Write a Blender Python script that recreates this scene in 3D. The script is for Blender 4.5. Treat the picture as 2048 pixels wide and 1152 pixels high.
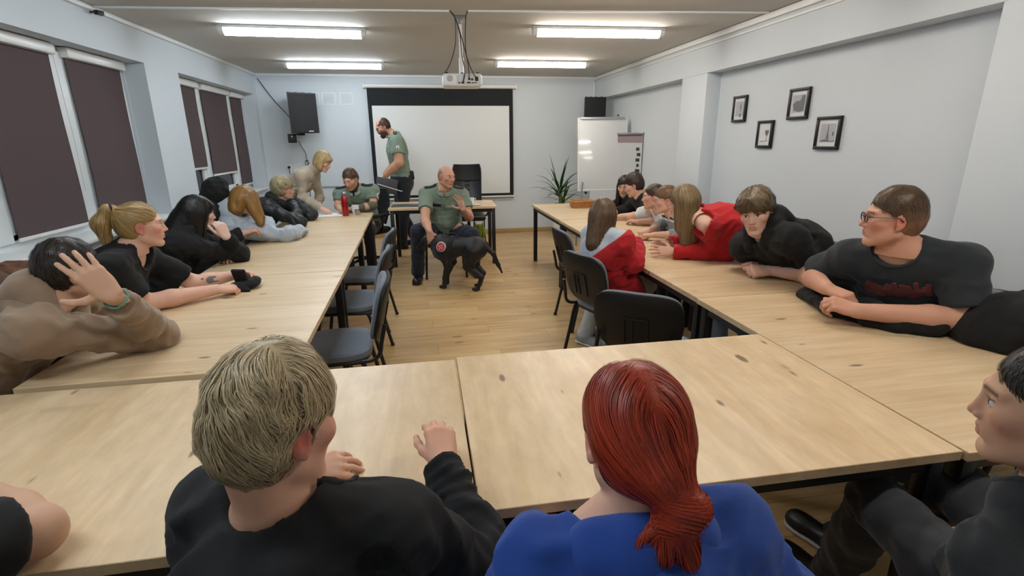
import bpy, bmesh, math, random
import numpy as np
from math import radians, sin, cos, pi
from mathutils import Vector, Matrix
for _o in list(bpy.data.objects): bpy.data.objects.remove(_o)
SC = bpy.context.scene
COL = SC.collection
random.seed(7)
RNG = np.random.default_rng(11)

# ------------------------------------------------------------------ camera
CAM_F, CAM_YAW, CAM_PITCH, CAM_ROLL, CAM_H = 1016.0, .169, .2824, .0095, 1.554
def _cam_rows():
    cy, sy, cp, sp = cos(CAM_YAW), sin(CAM_YAW), cos(CAM_PITCH), sin(CAM_PITCH)
    fw = np.array([sy*cp, cy*cp, -sp]); rt = np.array([cy, -sy, 0.]); dn = np.cross(fw, rt)
    c, s = cos(CAM_ROLL), sin(CAM_ROLL)
    return np.stack([c*rt+s*dn, -s*rt+c*dn, fw])
CR = _cam_rows()
def W(px, py, depth):
    """world point seen at a photograph pixel, at a distance along the view axis"""
    return np.array([0, 0, CAM_H]) + depth*(CR.T @ np.array([(px-1024)/CAM_F, (py-576)/CAM_F, 1.]))
def at(px, py, x=None, y=None, z=None):
    d = CR.T @ np.array([(px-1024)/CAM_F, (py-576)/CAM_F, 1.])
    t = (z-CAM_H)/d[2] if z is not None else (y/d[1] if y is not None else x/d[0])
    return np.array([0, 0, CAM_H]) + d*t
_cd = bpy.data.cameras.new('camera'); CAM = bpy.data.objects.new('camera', _cd); COL.objects.link(CAM)
_cd.sensor_width = 36; _cd.lens = 36*CAM_F/2048; _cd.clip_start = .03; _cd.clip_end = 60
_m = Matrix.Identity(4)
for i in range(3):
    _m[i][0] = CR[0][i]; _m[i][1] = -CR[1][i]; _m[i][2] = -CR[2][i]
_m[2][3] = CAM_H
CAM.matrix_world = _m
SC.camera = CAM
# ------------------------------------------------------------------ world, exposure
wd = bpy.data.worlds.new('evening'); SC.world = wd; wd.use_nodes = True
wd.node_tree.nodes['Background'].inputs[0].default_value = (.045, .06, .085, 1)
wd.node_tree.nodes['Background'].inputs[1].default_value = .35
SC.view_settings.view_transform = 'Standard'; SC.view_settings.look = 'None'
SC.view_settings.gamma = 1; SC.view_settings.use_curve_mapping = False
SC.view_settings.exposure = 1.12
LAMP_POWER = 19.0
# ------------------------------------------------------------------ materials
def lin(c):
    if isinstance(c, str):
        c = c.lstrip('#'); c = [int(c[i:i+2], 16)/255 for i in (0, 2, 4)]
    return tuple((x/12.92 if x <= .04045 else ((x+.055)/1.055)**2.4) for x in c[:3])
_M = {}
def mat(name, col, rough=.6, metal=0., bump=0., bscale=200., var=0., vscale=6., spec=.5, emit=None, estr=0., coat=0., trans=0., attr=None, sheen=0., objvar=0., sss=0.):
    if name in _M: return _M[name]
    m = bpy.data.materials.new(name); m.use_nodes = True; nt = m.node_tree; N = nt.nodes; L = nt.links
    b = N['Principled BSDF']; c = lin(col)
    b.inputs['Base Color'].default_value = (*c, 1); b.inputs['Roughness'].default_value = rough
    b.inputs['Metallic'].default_value = metal; b.inputs['Specular IOR Level'].default_value = spec
    b.inputs['Coat Weight'].default_value = coat; b.inputs['Transmission Weight'].default_value = trans
    b.inputs['Sheen Weight'].default_value = sheen
    if sss:
        b.inputs['Subsurface Weight'].default_value = sss; b.inputs['Subsurface Radius'].default_value = (.012, .005, .003); b.inputs['Subsurface Scale'].default_value = 1.
    if emit is not None:
        b.inputs['Emission Color'].default_value = (*lin(emit), 1); b.inputs['Emission Strength'].default_value = estr
    tc = N.new('ShaderNodeTexCoord'); src = None
    if attr:
        a = N.new('ShaderNodeAttribute'); a.attribute_name = attr; src = a.outputs['Color']
    if var:
        nz = N.new('ShaderNodeTexNoise'); nz.inputs['Scale'].default_value = vscale; nz.inputs['Detail'].default_value = 5; L.new(tc.outputs['Object'], nz.inputs['Vector'])
        mp = N.new('ShaderNodeMapRange'); mp.inputs[1].default_value = .3; mp.inputs[2].default_value = .7; mp.inputs[3].default_value = 1-var; mp.inputs[4].default_value = 1+var
        L.new(nz.outputs['Fac'], mp.inputs[0])
        mx = N.new('ShaderNodeMix'); mx.data_type = 'RGBA'; mx.blend_type = 'MULTIPLY'; mx.inputs[0].default_value = 1
        if src: L.new(src, mx.inputs[6])
        else: mx.inputs[6].default_value = (*c, 1)
        L.new(mp.outputs[0], mx.inputs[7]); src = mx.outputs[2]
    if objvar:
        oi = N.new('ShaderNodeObjectInfo'); mp = N.new('ShaderNodeMapRange'); mp.inputs[3].default_value = 1-objvar; mp.inputs[4].default_value = 1+objvar
        L.new(oi.outputs['Random'], mp.inputs[0]); mx = N.new('ShaderNodeMix'); mx.data_type = 'RGBA'; mx.blend_type = 'MULTIPLY'; mx.inputs[0].default_value = 1
        if src: L.new(src, mx.inputs[6])
        else: mx.inputs[6].default_value = (*c, 1)
        L.new(mp.outputs[0], mx.inputs[7]); src = mx.outputs[2]
    if src: L.new(src, b.inputs['Base Color'])
    if bump:
        nz = N.new('ShaderNodeTexNoise'); nz.inputs['Scale'].default_value = bscale; nz.inputs['Detail'].default_value = 3; L.new(tc.outputs['Object'], nz.inputs['Vector'])
        bp = N.new('ShaderNodeBump'); bp.inputs['Strength'].default_value = bump; bp.inputs['Distance'].default_value = .002; L.new(nz.outputs['Fac'], bp.inputs['Height']); L.new(bp.outputs[0], b.inputs['Normal'])
    _M[name] = m; return m

def wood(name, c0, c1, ck, axis=0, rough=.4, grain=1.0, knots=True, objshift=True, wscale=1.0):
    """pale oak board: long grain along one axis, soft cathedral bands and small dark knots"""
    if name in _M: return _M[name]
    m = bpy.data.materials.new(name); m.use_nodes = True; nt = m.node_tree; N = nt.nodes; L = nt.links
    b = N['Principled BSDF']; b.inputs['Roughness'].default_value = rough; b.inputs['Specular IOR Level'].default_value = .5
    tc = N.new('ShaderNodeTexCoord'); oi = N.new('ShaderNodeObjectInfo')
    vm = N.new('ShaderNodeVectorMath'); vm.operation = 'ADD'
    sc = N.new('ShaderNodeVectorMath'); sc.operation = 'SCALE'; sc.inputs[3].default_value = 37.0
    cb = N.new('ShaderNodeCombineXYZ'); L.new(oi.outputs['Random'], cb.inputs[0]); L.new(oi.outputs['Random'], cb.inputs[1]); L.new(cb.outputs[0], sc.inputs[0])
    L.new(tc.outputs['Object'], vm.inputs[0]); L.new(sc.outputs[0], vm.inputs[1])
    def noise(sx, sy, sz, scale, detail, dist=0.):
        mp = N.new('ShaderNodeMapping'); mp.inputs['Scale'].default_value = (sx, sy, sz); L.new(vm.outputs[0], mp.inputs[0])
        nz = N.new('ShaderNodeTexNoise'); nz.inputs['Scale'].default_value = scale; nz.inputs['Detail'].default_value = detail; nz.inputs['Distortion'].default_value = dist; nz.inputs['Roughness'].default_value = .6
        L.new(mp.outputs[0], nz.inputs[0]); return nz.outputs['Fac']
    a, t = (.13, 1.) if axis == 0 else (1., .13)
    n1 = noise(a, t, 1, 9*wscale, 6, .9); n2 = noise(a*.35, t, 1, 60*wscale, 3)
    r1 = N.new('ShaderNodeValToRGB'); r1.color_ramp.elements[0].position = .36; r1.color_ramp.elements[1].position = .66
    r1.color_ramp.elements[0].color = (*lin(c1), 1); r1.color_ramp.elements[1].color = (*lin(c0), 1); L.new(n1, r1.inputs[0])
    r2 = N.new('ShaderNodeMapRange'); r2.inputs[1].default_value = .35; r2.inputs[2].default_value = .7; r2.inputs[3].default_value = 1-.10*grain; r2.inputs[4].default_value = 1+.05*grain; L.new(n2, r2.inputs[0])
    mx = N.new('ShaderNodeMix'); mx.data_type = 'RGBA'; mx.blend_type = 'MULTIPLY'; mx.inputs[0].default_value = 1; L.new(r1.outputs[0], mx.inputs[6]); L.new(r2.outputs[0], mx.inputs[7])
    out = mx.outputs[2]
    if knots:
        mp = N.new('ShaderNodeMapping'); mp.inputs['Scale'].default_value = ((.38, 1, 1) if axis == 0 else (1, .38, 1)); L.new(vm.outputs[0], mp.inputs[0])
        vo = N.new('ShaderNodeTexVoronoi'); vo.inputs['Scale'].default_value = 9.0*wscale; L.new(mp.outputs[0], vo.inputs['Vector'])
        # only some cells carry a knot, of varying size
        sep = N.new('ShaderNodeSeparateColor'); L.new(vo.outputs['Color'], sep.inputs[0])
        sz = N.new('ShaderNodeMapRange'); sz.inputs[1].default_value = .12; sz.inputs[2].default_value = 1; sz.inputs[3].default_value = .0; sz.inputs[4].default_value = .12; L.new(sep.outputs[0], sz.inputs[0])
        nd = noise(a*2, t, 1, 90*wscale, 4)
        ad = N.new('ShaderNodeMath'); ad.operation = 'MULTIPLY_ADD'; ad.inputs[1].default_value = .10; L.new(nd, ad.inputs[0]); L.new(vo.outputs['Distance'], ad.inputs[2])
        sb = N.new('ShaderNodeMath'); sb.operation = 'SUBTRACT'; L.new(ad.outputs[0], sb.inputs[0]); L.new(sz.outputs[0], sb.inputs[1])
        km = N.new('ShaderNodeMapRange'); km.inputs[1].default_value = .04; km.inputs[2].default_value = .09; km.inputs[3].default_value = .85; km.inputs[4].default_value = 0; L.new(sb.outputs[0], km.inputs[0])
        m2 = N.new('ShaderNodeMix'); m2.data_type = 'RGBA'; L.new(km.outputs[0], m2.inputs[0]); L.new(out, m2.inputs[6]); m2.inputs[7].default_value = (*lin(ck), 1); out = m2.outputs[2]
    ov = N.new('ShaderNodeMapRange'); ov.inputs[3].default_value = .94; ov.inputs[4].default_value = 1.05; L.new(oi.outputs['Random'], ov.inputs[0])
    m3 = N.new('ShaderNodeMix'); m3.data_type = 'RGBA'; m3.blend_type = 'MULTIPLY'; m3.inputs[0].default_value = 1; L.new(out, m3.inputs[6]); L.new(ov.outputs[0], m3.inputs[7])
    L.new(m3.outputs[2], b.inputs['Base Color'])
    bp = N.new('ShaderNodeBump'); bp.inputs['Strength'].default_value = .12; bp.inputs['Distance'].default_value = .001; L.new(n2, bp.inputs['Height']); L.new(bp.outputs[0], b.inputs['Normal'])
    _M[name] = m; return m
# ------------------------------------------------------------------ mesh helpers
class MB:
    """collects shapes and links them as one mesh object"""
    def __init__(s): s.bm = bmesh.new()
    def _x(s, vs, M):
        if M is not None: bmesh.ops.transform(s.bm, matrix=M, verts=vs)
    def box(s, lo, hi, M=None, bevel=0., seg=2):
        r = bmesh.ops.create_cube(s.bm, size=1)['verts']
        lo = Vector(lo); hi = Vector(hi)
        for v in r: v.co = Vector((lo[i]+(v.co[i]+.5)*(hi[i]-lo[i]) for i in range(3)))
        if bevel:
            es = list({e for v in r for e in v.link_edges})
            q = bmesh.ops.bevel(s.bm, geom=es, offset=bevel, segments=seg, affect='EDGES', profile=.5)
            r = list({v for f in q['faces'] for v in f.verts} | {v for v in r if v.is_valid})
        s._x(r, M); return s
    def tube(s, pts, rad, n=10, cap=True, M=None, close=False):
        P = [Vector(p) for p in pts]; k = len(P)
        R = rad if hasattr(rad, '__len__') else [rad]*k
        rings = []; up = None
        for i in range(k):
            if close: t = (P[(i+1) % k]-P[i-1]).normalized()
            else: t = (P[min(i+1, k-1)]-P[max(i-1, 0)]).normalized()
            if up is None:
                up = Vector((0, 0, 1)) if abs(t.z) < .9 else Vector((1, 0, 0))
            a = t.cross(up).normalized(); b = a.cross(t).normalized(); up = b
            rings.append([s.bm.verts.new(P[i]+R[i]*(cos(2*pi*j/n)*a+sin(2*pi*j/n)*b)) for j in range(n)])
        m = k if close else k-1
        for i in range(m):
            A, B = rings[i], rings[(i+1) % k]
            for j in range(n): s.bm.faces.new((A[j], A[(j+1) % n], B[(j+1) % n], B[j]))
        if cap and not close:
            s.bm.faces.new(rings[0][::-1]); s.bm.faces.new(rings[-1])
        s._x([v for r in rings for v in r], M); return s
    def lathe(s, prof, n=24, M=None, c=(0, 0, 0)):
        rings = []
        for r, z in prof:
            rings.append([s.bm.verts.new((c[0]+max(r, 1e-5)*cos(2*pi*j/n), c[1]+max(r, 1e-5)*sin(2*pi*j/n), c[2]+z)) for j in range(n)])
        for A, B in zip(rings, rings[1:]):
            for j in range(n): s.bm.faces.new((A[j], A[(j+1) % n], B[(j+1) % n], B[j]))
        s.bm.faces.new(rings[0][::-1]); s.bm.faces.new(rings[-1])
        s._x([v for r in rings for v in r], M); return s
    def prism(s, pts2, z0, z1, M=None):
        a = [s.bm.verts.new((p[0], p[1], z0)) for p in pts2]; b = [s.bm.verts.new((p[0], p[1], z1)) for p in pts2]
        n = len(a); s.bm.faces.new(a[::-1]); s.bm.faces.new(b)
        for j in range(n): s.bm.faces.new((a[j], a[(j+1) % n], b[(j+1) % n], b[j]))
        s._x(a+b, M); return s
    def grid(s, fn, nu, nv, thick=0., M=None):
        """surface fn(u,v)->point, optional thickness along -normal"""
        V = [[s.bm.verts.new(fn(i/nu, j/nv)) for j in range(nv+1)] for i in range(nu+1)]
        fs = [s.bm.faces.new((V[i][j], V[i+1][j], V[i+1][j+1], V[i][j+1])) for i in range(nu) for j in range(nv)]
        allv = [v for r in V for v in r]
        if thick:
            bmesh.ops.recalc_face_normals(s.bm, faces=fs)
            q = bmesh.ops.solidify(s.bm, geom=fs, thickness=thick)
            allv += [g for g in q['geom'] if isinstance(g, bmesh.types.BMVert)]
        s._x(allv, M); return s
    def mesh(s, name):
        me = bpy.data.meshes.new(name); bmesh.ops.recalc_face_normals(s.bm, faces=s.bm.faces); s.bm.to_mesh(me); s.bm.free(); return me
    def build(s, name, m, parent=None, smooth=True, angle=35):
        me = s.mesh(name); return mkobj(name, me, m, parent, smooth, angle)
def mkobj(name, me, m, parent=None, smooth=True, angle=35):
    o = bpy.data.objects.new(name, me); COL.objects.link(o)
    if m is not None and not len(me.materials): me.materials.append(m)
    if smooth and len(me.polygons):
        me.polygons.foreach_set('use_smooth', [True]*len(me.polygons))
        if angle: me.set_sharp_from_angle(angle=radians(angle))
    if parent: o.parent = parent
    return o
def empty(name, loc=(0, 0, 0), rz=0., label=None, cat=None, group=None, rot=None):
    o = bpy.data.objects.new(name, None); COL.objects.link(o); o.empty_display_size = .1
    o.location = tuple(loc); o.rotation_euler = rot if rot else (0, 0, rz)
    return tag(o, label, cat, group)
def tag(o, label=None, cat=None, group=None, kind=None):
    if label: o['label'] = label
    if cat: o['category'] = cat
    if group: o['group'] = group
    if kind: o['kind'] = kind
    return o
def struct(o): o['kind'] = 'structure'; return o
def dup(root, loc, rz, label, group=None):
    def cp(o, par):
        c = o.copy(); COL.objects.link(c); c.parent = par
        for ch in list(o.children): cp(ch, c)
        return c
    r = cp(root, None); r.location = loc; r.rotation_euler = (0, 0, rz); r['label'] = label
    if group: r['group'] = group
    return r
def TR(x=0, y=0, z=0, rx=0, ry=0, rz=0):
    return Matrix.Translation((x, y, z)) @ Matrix.Rotation(rz, 4, 'Z') @ Matrix.Rotation(ry, 4, 'Y') @ Matrix.Rotation(rx, 4, 'X')
def bez(pts, n=16):
    """Catmull-Rom through points"""
    P = [np.array(p, float) for p in pts]; P = [2*P[0]-P[1]]+P+[2*P[-1]-P[-2]]; out = []
    for i in range(1, len(P)-2):
        for k in range(n):
            t = k/n; a, b, c, d = P[i-1:i+3]
            out.append(.5*((2*b)+(c-a)*t+(2*a-5*b+4*c-d)*t*t+(-a+3*b-3*c+d)*t**3))
    out.append(P[-2]); return [tuple(p) for p in out]

# ================================================================== ROOM
XL, XR, XRR, YB, YN, ZC = -2.41, 2.94, 3.10, 8.76, -2.2, 2.56
WALL = mat('painted wall', '#d0d9df', .75, bump=.15, bscale=90, var=.015, vscale=2)
CEIL = mat('ceiling paint', '#c9c7c1', .85, bump=.1, bscale=60)
WHITE = mat('white paint', '#e6eaeb', .45)
WPLAST = mat('white plastic', '#e2e4e2', .35)
BLACKM = mat('black powder coat', '#141416', .45)
BLACKP = mat('black plastic', '#131416', .5, bump=.1, bscale=400)
GREYF = mat('grey upholstery', '#717a85', .95, bump=.5, bscale=700, var=.06, vscale=60, sheen=.2)
FLOORW = wood('laminate floor', '#d9ba88', '#c29d68', '#8a693f', 0, .36, 1.4, True, wscale=.8)
fl = struct(MB().box((XL-.4, YN, -.12), (XRR+.2, YB+.2, -.012)).build('floor', mat('floor screed', '#6b5638', .9)))
# laminate planks, each a board with its own edges
PW, PL, GAP = .193, 1.38, .0018
_pm = {}
def plank_mesh(l):
    k = round(l, 3)
    if k not in _pm: _pm[k] = MB().box((0, 0, -.012), (l-GAP, PW-GAP, 0)).mesh('plank'); _pm[k].materials.append(FLOORW)
    return _pm[k]
row = 0; y = YN+.02
while y < YB:
    x = XL - (row*.47 % PL); w = XRR+.02
    while x < w:
        a = max(x, XL); e = min(x+PL, w)
        if e-a > .05:
            o = bpy.data.objects.new('plank', plank_mesh(e-a)); COL.objects.link(o); o.location = (a, y, 0); o.parent = fl
        x += PL
    y += PW; row += 1
struct(MB().box((XL-.4, YN, ZC), (XRR+.2, YB+.2, ZC+.15)).build('ceiling', CEIL))
struct(MB().box((XL-.4, YB, 0), (XRR+.2, YB+.2, ZC)).build('wall_back', WALL))
struct(MB().box((XL-.4, YN-.2, 0), (XRR+.2, YN, ZC)).build('wall_front', WALL))
# left wall with two window openings
W1 = (2.72, 5.44); W2 = (6.12, 8.62); ZS, ZH = .90, 2.255
lw = MB()
lw.box((XL-.25, YN, 0), (XL, YB, ZS)).box((XL-.25, YN, ZH), (XL, YB, ZC))
lw.box((XL-.25, YN, ZS), (XL, W1[0], ZH)).box((XL-.25, W1[1], ZS), (XL, W2[0], ZH)).box((XL-.25, W2[1], ZS), (XL, YB, ZH))
struct(lw.build('wall_left', WALL, smooth=False))
# right wall: recessed panels between columns, beam on top
rw = MB()
rw.box((XRR, YN, 0), (XRR+.2, YB, ZC)).box((XR, YN, 2.205), (XRR+.01, YB, ZC))
for a, b in ((5.19, 5.72), (1.62, 2.40)): rw.box((XR, a, 0), (XRR+.01, b, 2.21), bevel=.012)
struct(rw.build('wall_right', WALL, angle=30))
# skirting
SK = mat('oak skirting', '#b59767', .5, var=.08, vscale=9)
struct(MB().box((XL, YB-.016, 0), (XRR, YB, .075), bevel=.004).build('baseboard_back', SK))
struct(MB().box((XL, YN, 0), (XL+.016, YB-.016, .075), bevel=.004).build('baseboard_left', SK))
struct(MB().box((XRR-.016, 2.40, 0), (XRR, 5.19, .075), bevel=.004).box((XRR-.016, 5.72, 0), (XRR, YB-.016, .075), bevel=.004).build('baseboard_right', SK))
# cornice / wire channels along the ceiling
struct(MB().box((XL, YN, ZC-.035), (XL+.035, YB, ZC), bevel=.006).build('trim_1', WHITE))
struct(MB().box((XL, YB-.025, ZC-.035), (XR, YB, ZC), bevel=.006).build('trim_2', WHITE))
struct(MB().box((XR-.03, YN, ZC-.055), (XR, YB, ZC-.004), bevel=.006).build('trim_3', WHITE))
struct(MB().box((XR-.014, YN, ZC-.10), (XR, YB, ZC-.078), bevel=.004).box((XR-.03, YB-.02, 2.22), (XR-.005, YB, ZC-.05), bevel=.004).build('trim_4', WHITE))
# windows
GLASS = mat('night window glass', '#0a1116', .04, spec=.8)
FRAMEW = mat('white window profile', '#dfe5e6', .4)
BLIND = mat('brown roller blind cloth', '#57484a', .9, bump=.35, bscale=900, var=.06, vscale=120)
def window(i, y0, y1, mulls, blinds):
    xf = XL-.20
    m = MB(); t = .055
    m.box((xf-.05, y0, ZS), (xf, y1, ZS+.06), bevel=.006).box((xf-.05, y0, ZH-.05), (xf, y1, ZH), bevel=.006)
    m.box((xf-.05, y0, ZS), (xf, y0+t, ZH), bevel=.006).box((xf-.05, y1-t, ZS), (xf, y1, ZH), bevel=.006)
    for c in mulls: m.box((xf-.05, c-.075, ZS+.05), (xf+.02, c+.075, ZH-.04), bevel=.008)
    root = struct(m.build('window_%d' % i, FRAMEW))
    edges = [y0+t-.02]+[c for c in mulls]+[y1-t+.02]
    for k in range(len(edges)-1):
        a = edges[k]+(.05 if k else 0); b = edges[k+1]-(.05 if k < len(edges)-2 else 0)
        MB().box((xf-.035, a, ZS+.05), (xf-.022, b, ZH-.04)).build('pane', GLASS, root)
        # inner sash
        MB().box((xf-.02, a+.0, ZS+.055), (xf+.012, a+.11, ZH-.045), bevel=.006).box((xf-.02, b-.11, ZS+.055), (xf+.012, b-.0, ZH-.045), bevel=.006).box((xf-.02, a+.02, ZS+.058), (xf+.012, b-.02, ZS+.105), bevel=.006).build('sash', FRAMEW, root)
    s = MB().box((xf-.01, y0, ZS-.03), (XL+.05, y1, ZS+.005), bevel=.008).build('window_sill', WHITE, root)
    return root
w1 = window(1, W1[0], W1[1], (3.63, 4.53), None)
w2 = window(2, W2[0], W2[1], (7.0, 8.02), None)
def blind(y0, y1, zb, bow, label):
    """cloth panel pulled slightly narrower in the middle, white head box and bottom bar"""
    xf = XL-.20+.03; zt = ZH-.005
    r = empty('roller_blind', (xf, (y0+y1)/2, zb), 0, label, 'blind', 'brown roller blinds'); c = (y0+y1)/2; hw = (y1-y0)/2
    def fn(u, v):
        k = 1-bow*sin(pi*min(1, max(0, u)))**1.2
        return (.004*sin(6*u), (v*2-1)*hw*k, u*(zt-.05-zb))
    MB().grid(fn, 14, 6, thick=.0015).build('cloth', BLIND, r)
    MB().box((-.03, -hw-.02, zt-zb-.075), (.045, hw+.02, zt-zb), bevel=.014).build('cassette', WPLAST, r)
    MB().box((-.006, -hw, -.012), (.008, hw, .012), bevel=.004).build('bottom_bar', WPLAST, r)
    MB().tube([(.03, hw-.004, zt-zb-.06), (.034, hw+.004, (zt-zb)*.5), (.03, hw, .25)], .0025, 5).build('pull_chain', WPLAST, r)
    return r
blind(3.72, 4.45, .965, .02, 'brown roller blind nearest the camera, left of the white mullion')
blind(4.62, 5.36, 1.0, .03, 'brown roller blind on the near window, right of the white mullion')
blind(2.80, 3.54, .965, .02, 'brown roller blind at the near edge of the near window')
blind(6.2, 6.93, 1.27, .02, 'half raised brown roller blind, leftmost on the far window')
blind(7.08, 7.95, 1.17, .02, 'middle brown roller blind on the far window')
blind(8.09, 8.55, .965, .03, 'narrow brown roller blind next to the far wall corner')
# ================================================================== CEILING THINGS
TUBE = mat('lit diffuser', '#ffffff', .4, emit='#eef7ff', estr=LAMP_POWER); TUBEW = mat('lit diffuser warm', '#ffffff', .4, emit='#fff4e8', estr=LAMP_POWER)
HOUS = mat('lamp housing', '#b9bcbc', .5)
ENDC = mat('clear lamp end cap', '#d9dde0', .25)
def lamp_mesh():
    r = empty('ceiling_lamp', (0, 0, 0), 0, '', 'lamp', 'fluorescent ceiling lamps')
    MB().box((-.63, -.055, -.028), (.63, .055, 0), bevel=.006).build('housing', HOUS, r)
    m = MB(); n = 7
    prof = [(-.048, -.028)]+[(-.048*cos(pi*k/n), -.028-.058*sin(pi*k/n)) for k in range(1, n)]+[(.048, -.028)]
    M = Matrix(((0, 0, 1, 0), (1, 0, 0, 0), (0, 1, 0, 0), (0, 0, 0, 1)))
    m.prism(prof, -.585, .585, M); m.build('diffuser', TUBE, r)
    for s in (-1, 1):
        MB().prism(prof, s*.585 if s > 0 else -.625, .625 if s > 0 else -.585, M).build('end_cap', ENDC, r)
    return r
_l0 = lamp_mesh(); _first = True
for x, y, rz, lab in ((-1.07, 5.33, .02, 'lit fluorescent lamp left of the projector, nearer of the two on that side'),
                  (1.70, 5.01, -.05, 'lit fluorescent lamp right of the projector with a warm glow on the ceiling'),
                  (-1.04, 7.45, -.01, 'lit fluorescent lamp left of the projector, close to the far wall'),
                  (1.63, 7.06, -.03, 'lit fluorescent lamp right of the projector, close to the far wall'),
                  (-1.07, 3.05, 0, 'lit fluorescent lamp above the left row of tables'),
                  (1.70, 2.95, 0, 'lit fluorescent lamp above the right row of tables'),
                  (-1.07, .80, 0, 'lit fluorescent lamp above the near left table'),
                  (1.70, .80, 0, 'lit fluorescent lamp above the near right table')):
    if _first: _l0.location = (x, y, ZC); _l0.rotation_euler = (0, 0, rz); _l0['label'] = lab; _first = False
    else:
        _n = dup(_l0, (x, y, ZC), rz, lab)
        if x > 0:
            for ch in _n.children:
                if ch.name.startswith('diffuser'): ch.material_slots[0].link = 'OBJECT'; ch.material_slots[0].material = TUBEW
# ceiling wire ducts
def duct(a, b, lab, w=.02):
    a = Vector(a); b = Vector(b); d = b-a; r = empty('cable_duct', a, math.atan2(d.y, d.x), lab, 'cable duct', 'white ceiling cable ducts')
    MB().box((0, -w/2, -.014), (d.length, w/2, 0), bevel=.003).build('channel', WHITE, r)
    for k in range(1, int(d.length/1.9)+1): MB().box((k*1.9-.012, -w/2-.001, -.0155), (k*1.9+.012, w/2+.001, 0)).build('joint_cover', WPLAST, r)
    return r
duct((-2.37, 4.75, ZC-.001), (.285, 4.53, ZC-.001), 'white cable duct on the ceiling left of the projector')
duct((.435, 4.51, ZC-.001), (2.90, 4.24, ZC-.001), 'white cable duct on the ceiling right of the projector')
_pl = tag(MB().box((-.03, -.016, -.016), (.03, .016, .016), bevel=.004).tube([(-.03, 0, 0), (-.07, 0, -.01)], .008).build('cable_plug', BLACKP), 'black plug at the ceiling edge above the near window', 'plug')
_pl.location = (-2.35, 4.76, ZC-.045); _pl.rotation_euler = (0, 0, 1.2)
# projector on its pole
pj = empty('projector', (.385, 4.74, 2.0), -.02, 'white ceiling projector hanging from a pole with loose cables', 'projector')
MB().box((-.168, -.12, .0), (.168, .13, .105), bevel=.026, seg=4).build('body', WPLAST, pj)
MB().box((-.05, -.123, .018), (.150, -.118, .088), bevel=.002).build('connector_panel', mat('light grey panel', '#c8cac8', .4), pj)
for px, pz, sx, sz in ((-.03, .028, .008, .005), (.0, .028, .012, .006), (.05, .03, .016, .005), (.085, .028, .008, .004), (.108, .03, .008, .004), (.055, .058, .01, .008), (.08, .055, .009, .008), (.118, .06, .014, .017)):
    MB().box((px-sx, -.128, pz-sz), (px+sx, -.119, pz+sz), bevel=.0015).build('socket', BLACKP, pj)
MB().lathe([(.0, 0), (.026, 0), (.026, .004), (0, .004)], 20, TR(-.108, -.12, .062, rx=pi/2)).build('speaker_grille', mat('grille grey', '#a9abaa', .6), pj)
MB().tube([(0, 0, .13), (0, 0, .56)], .014, 12).build('pole', WPLAST, pj)
MB().tube([(0, 0, .105), (0, 0, .24)], .021, 12).build('pole_sleeve', WPLAST, pj)
MB().box((-.055, -.05, .545), (.055, .05, .56), bevel=.003).box((-.02, -.02, .50), (.02, .02, .55), bevel=.003).build('ceiling_plate', mat('bracket grey', '#9a9c9c', .4, .6), pj)
for x, y in ((-.13, -.08), (.13, -.08), (0, -.06)): MB().box((x-.012, y-.01, .10), (x+.012, y+.01, .115), bevel=.002).build('bracket_arm', BLACKP, pj)
for pts in ([(-.09, -.205, .555), (-.05, -.16, .52), (-.01, -.12, .40), (0, -.10, .25), (.02, -.13, .12), (.0, -.13, .03)],
            [(-.09, -.205, .555), (-.04, -.16, .50), (.0, -.13, .38), (.05, -.12, .2), (.09, -.14, .1), (.117, -.13, .065)],
            [(.05, -.22, .555), (.035, -.19, .5), (.03, -.15, .3), (.05, -.14, .15), (.055, -.13, .06)],
            [(-.09, -.205, .555), (-.05, -.18, .5), (-.055, -.15, .32), (-.10, -.1, .18), (-.155, -.07, .10), (-.16, -.04, .09)]):
    MB().tube(bez(pts, 8), .0042, 6).build('cable', BLACKP, pj)

# ================================================================== BACK WALL
DARK = mat('screen black border', '#0e1418', .8)
sc = empty('projection_screen', (.385, YB-.055, .62), 0, 'pull-down projection screen with black border on the far wall', 'screen')
def sx(z, s): return (-1.155+.0*(1.76-z) if s < 0 else 1.145)
MB().grid(lambda u, v: (-1.165+2.31*v, .01-.012*sin(pi*u), .03+u*1.73), 6, 6, thick=.002).build('black_sheet', DARK, sc)
MB().grid(lambda u, v: (-1.105+2.185*v, .004-.012*sin(pi*(u*.8+.02)), .075+u*1.405), 6, 6, thick=.002).build('white_canvas', mat('screen white', '#dfe3e2', .8), sc)
MB().tube([(-1.21, .0, 1.775), (1.2, .0, 1.775)], .034, 16).build('roller_case', WPLAST, sc)
for s in (-1.21, 1.2): MB().box((s-.012, -.035, 1.735), (s+.012, .05, 1.815), bevel=.005).build('end_bracket', WPLAST, sc)
MB().tube([(-1.17, .0, .02), (1.155, .0, .02)], .014, 10).build('bottom_bar', WPLAST, sc)
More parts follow.
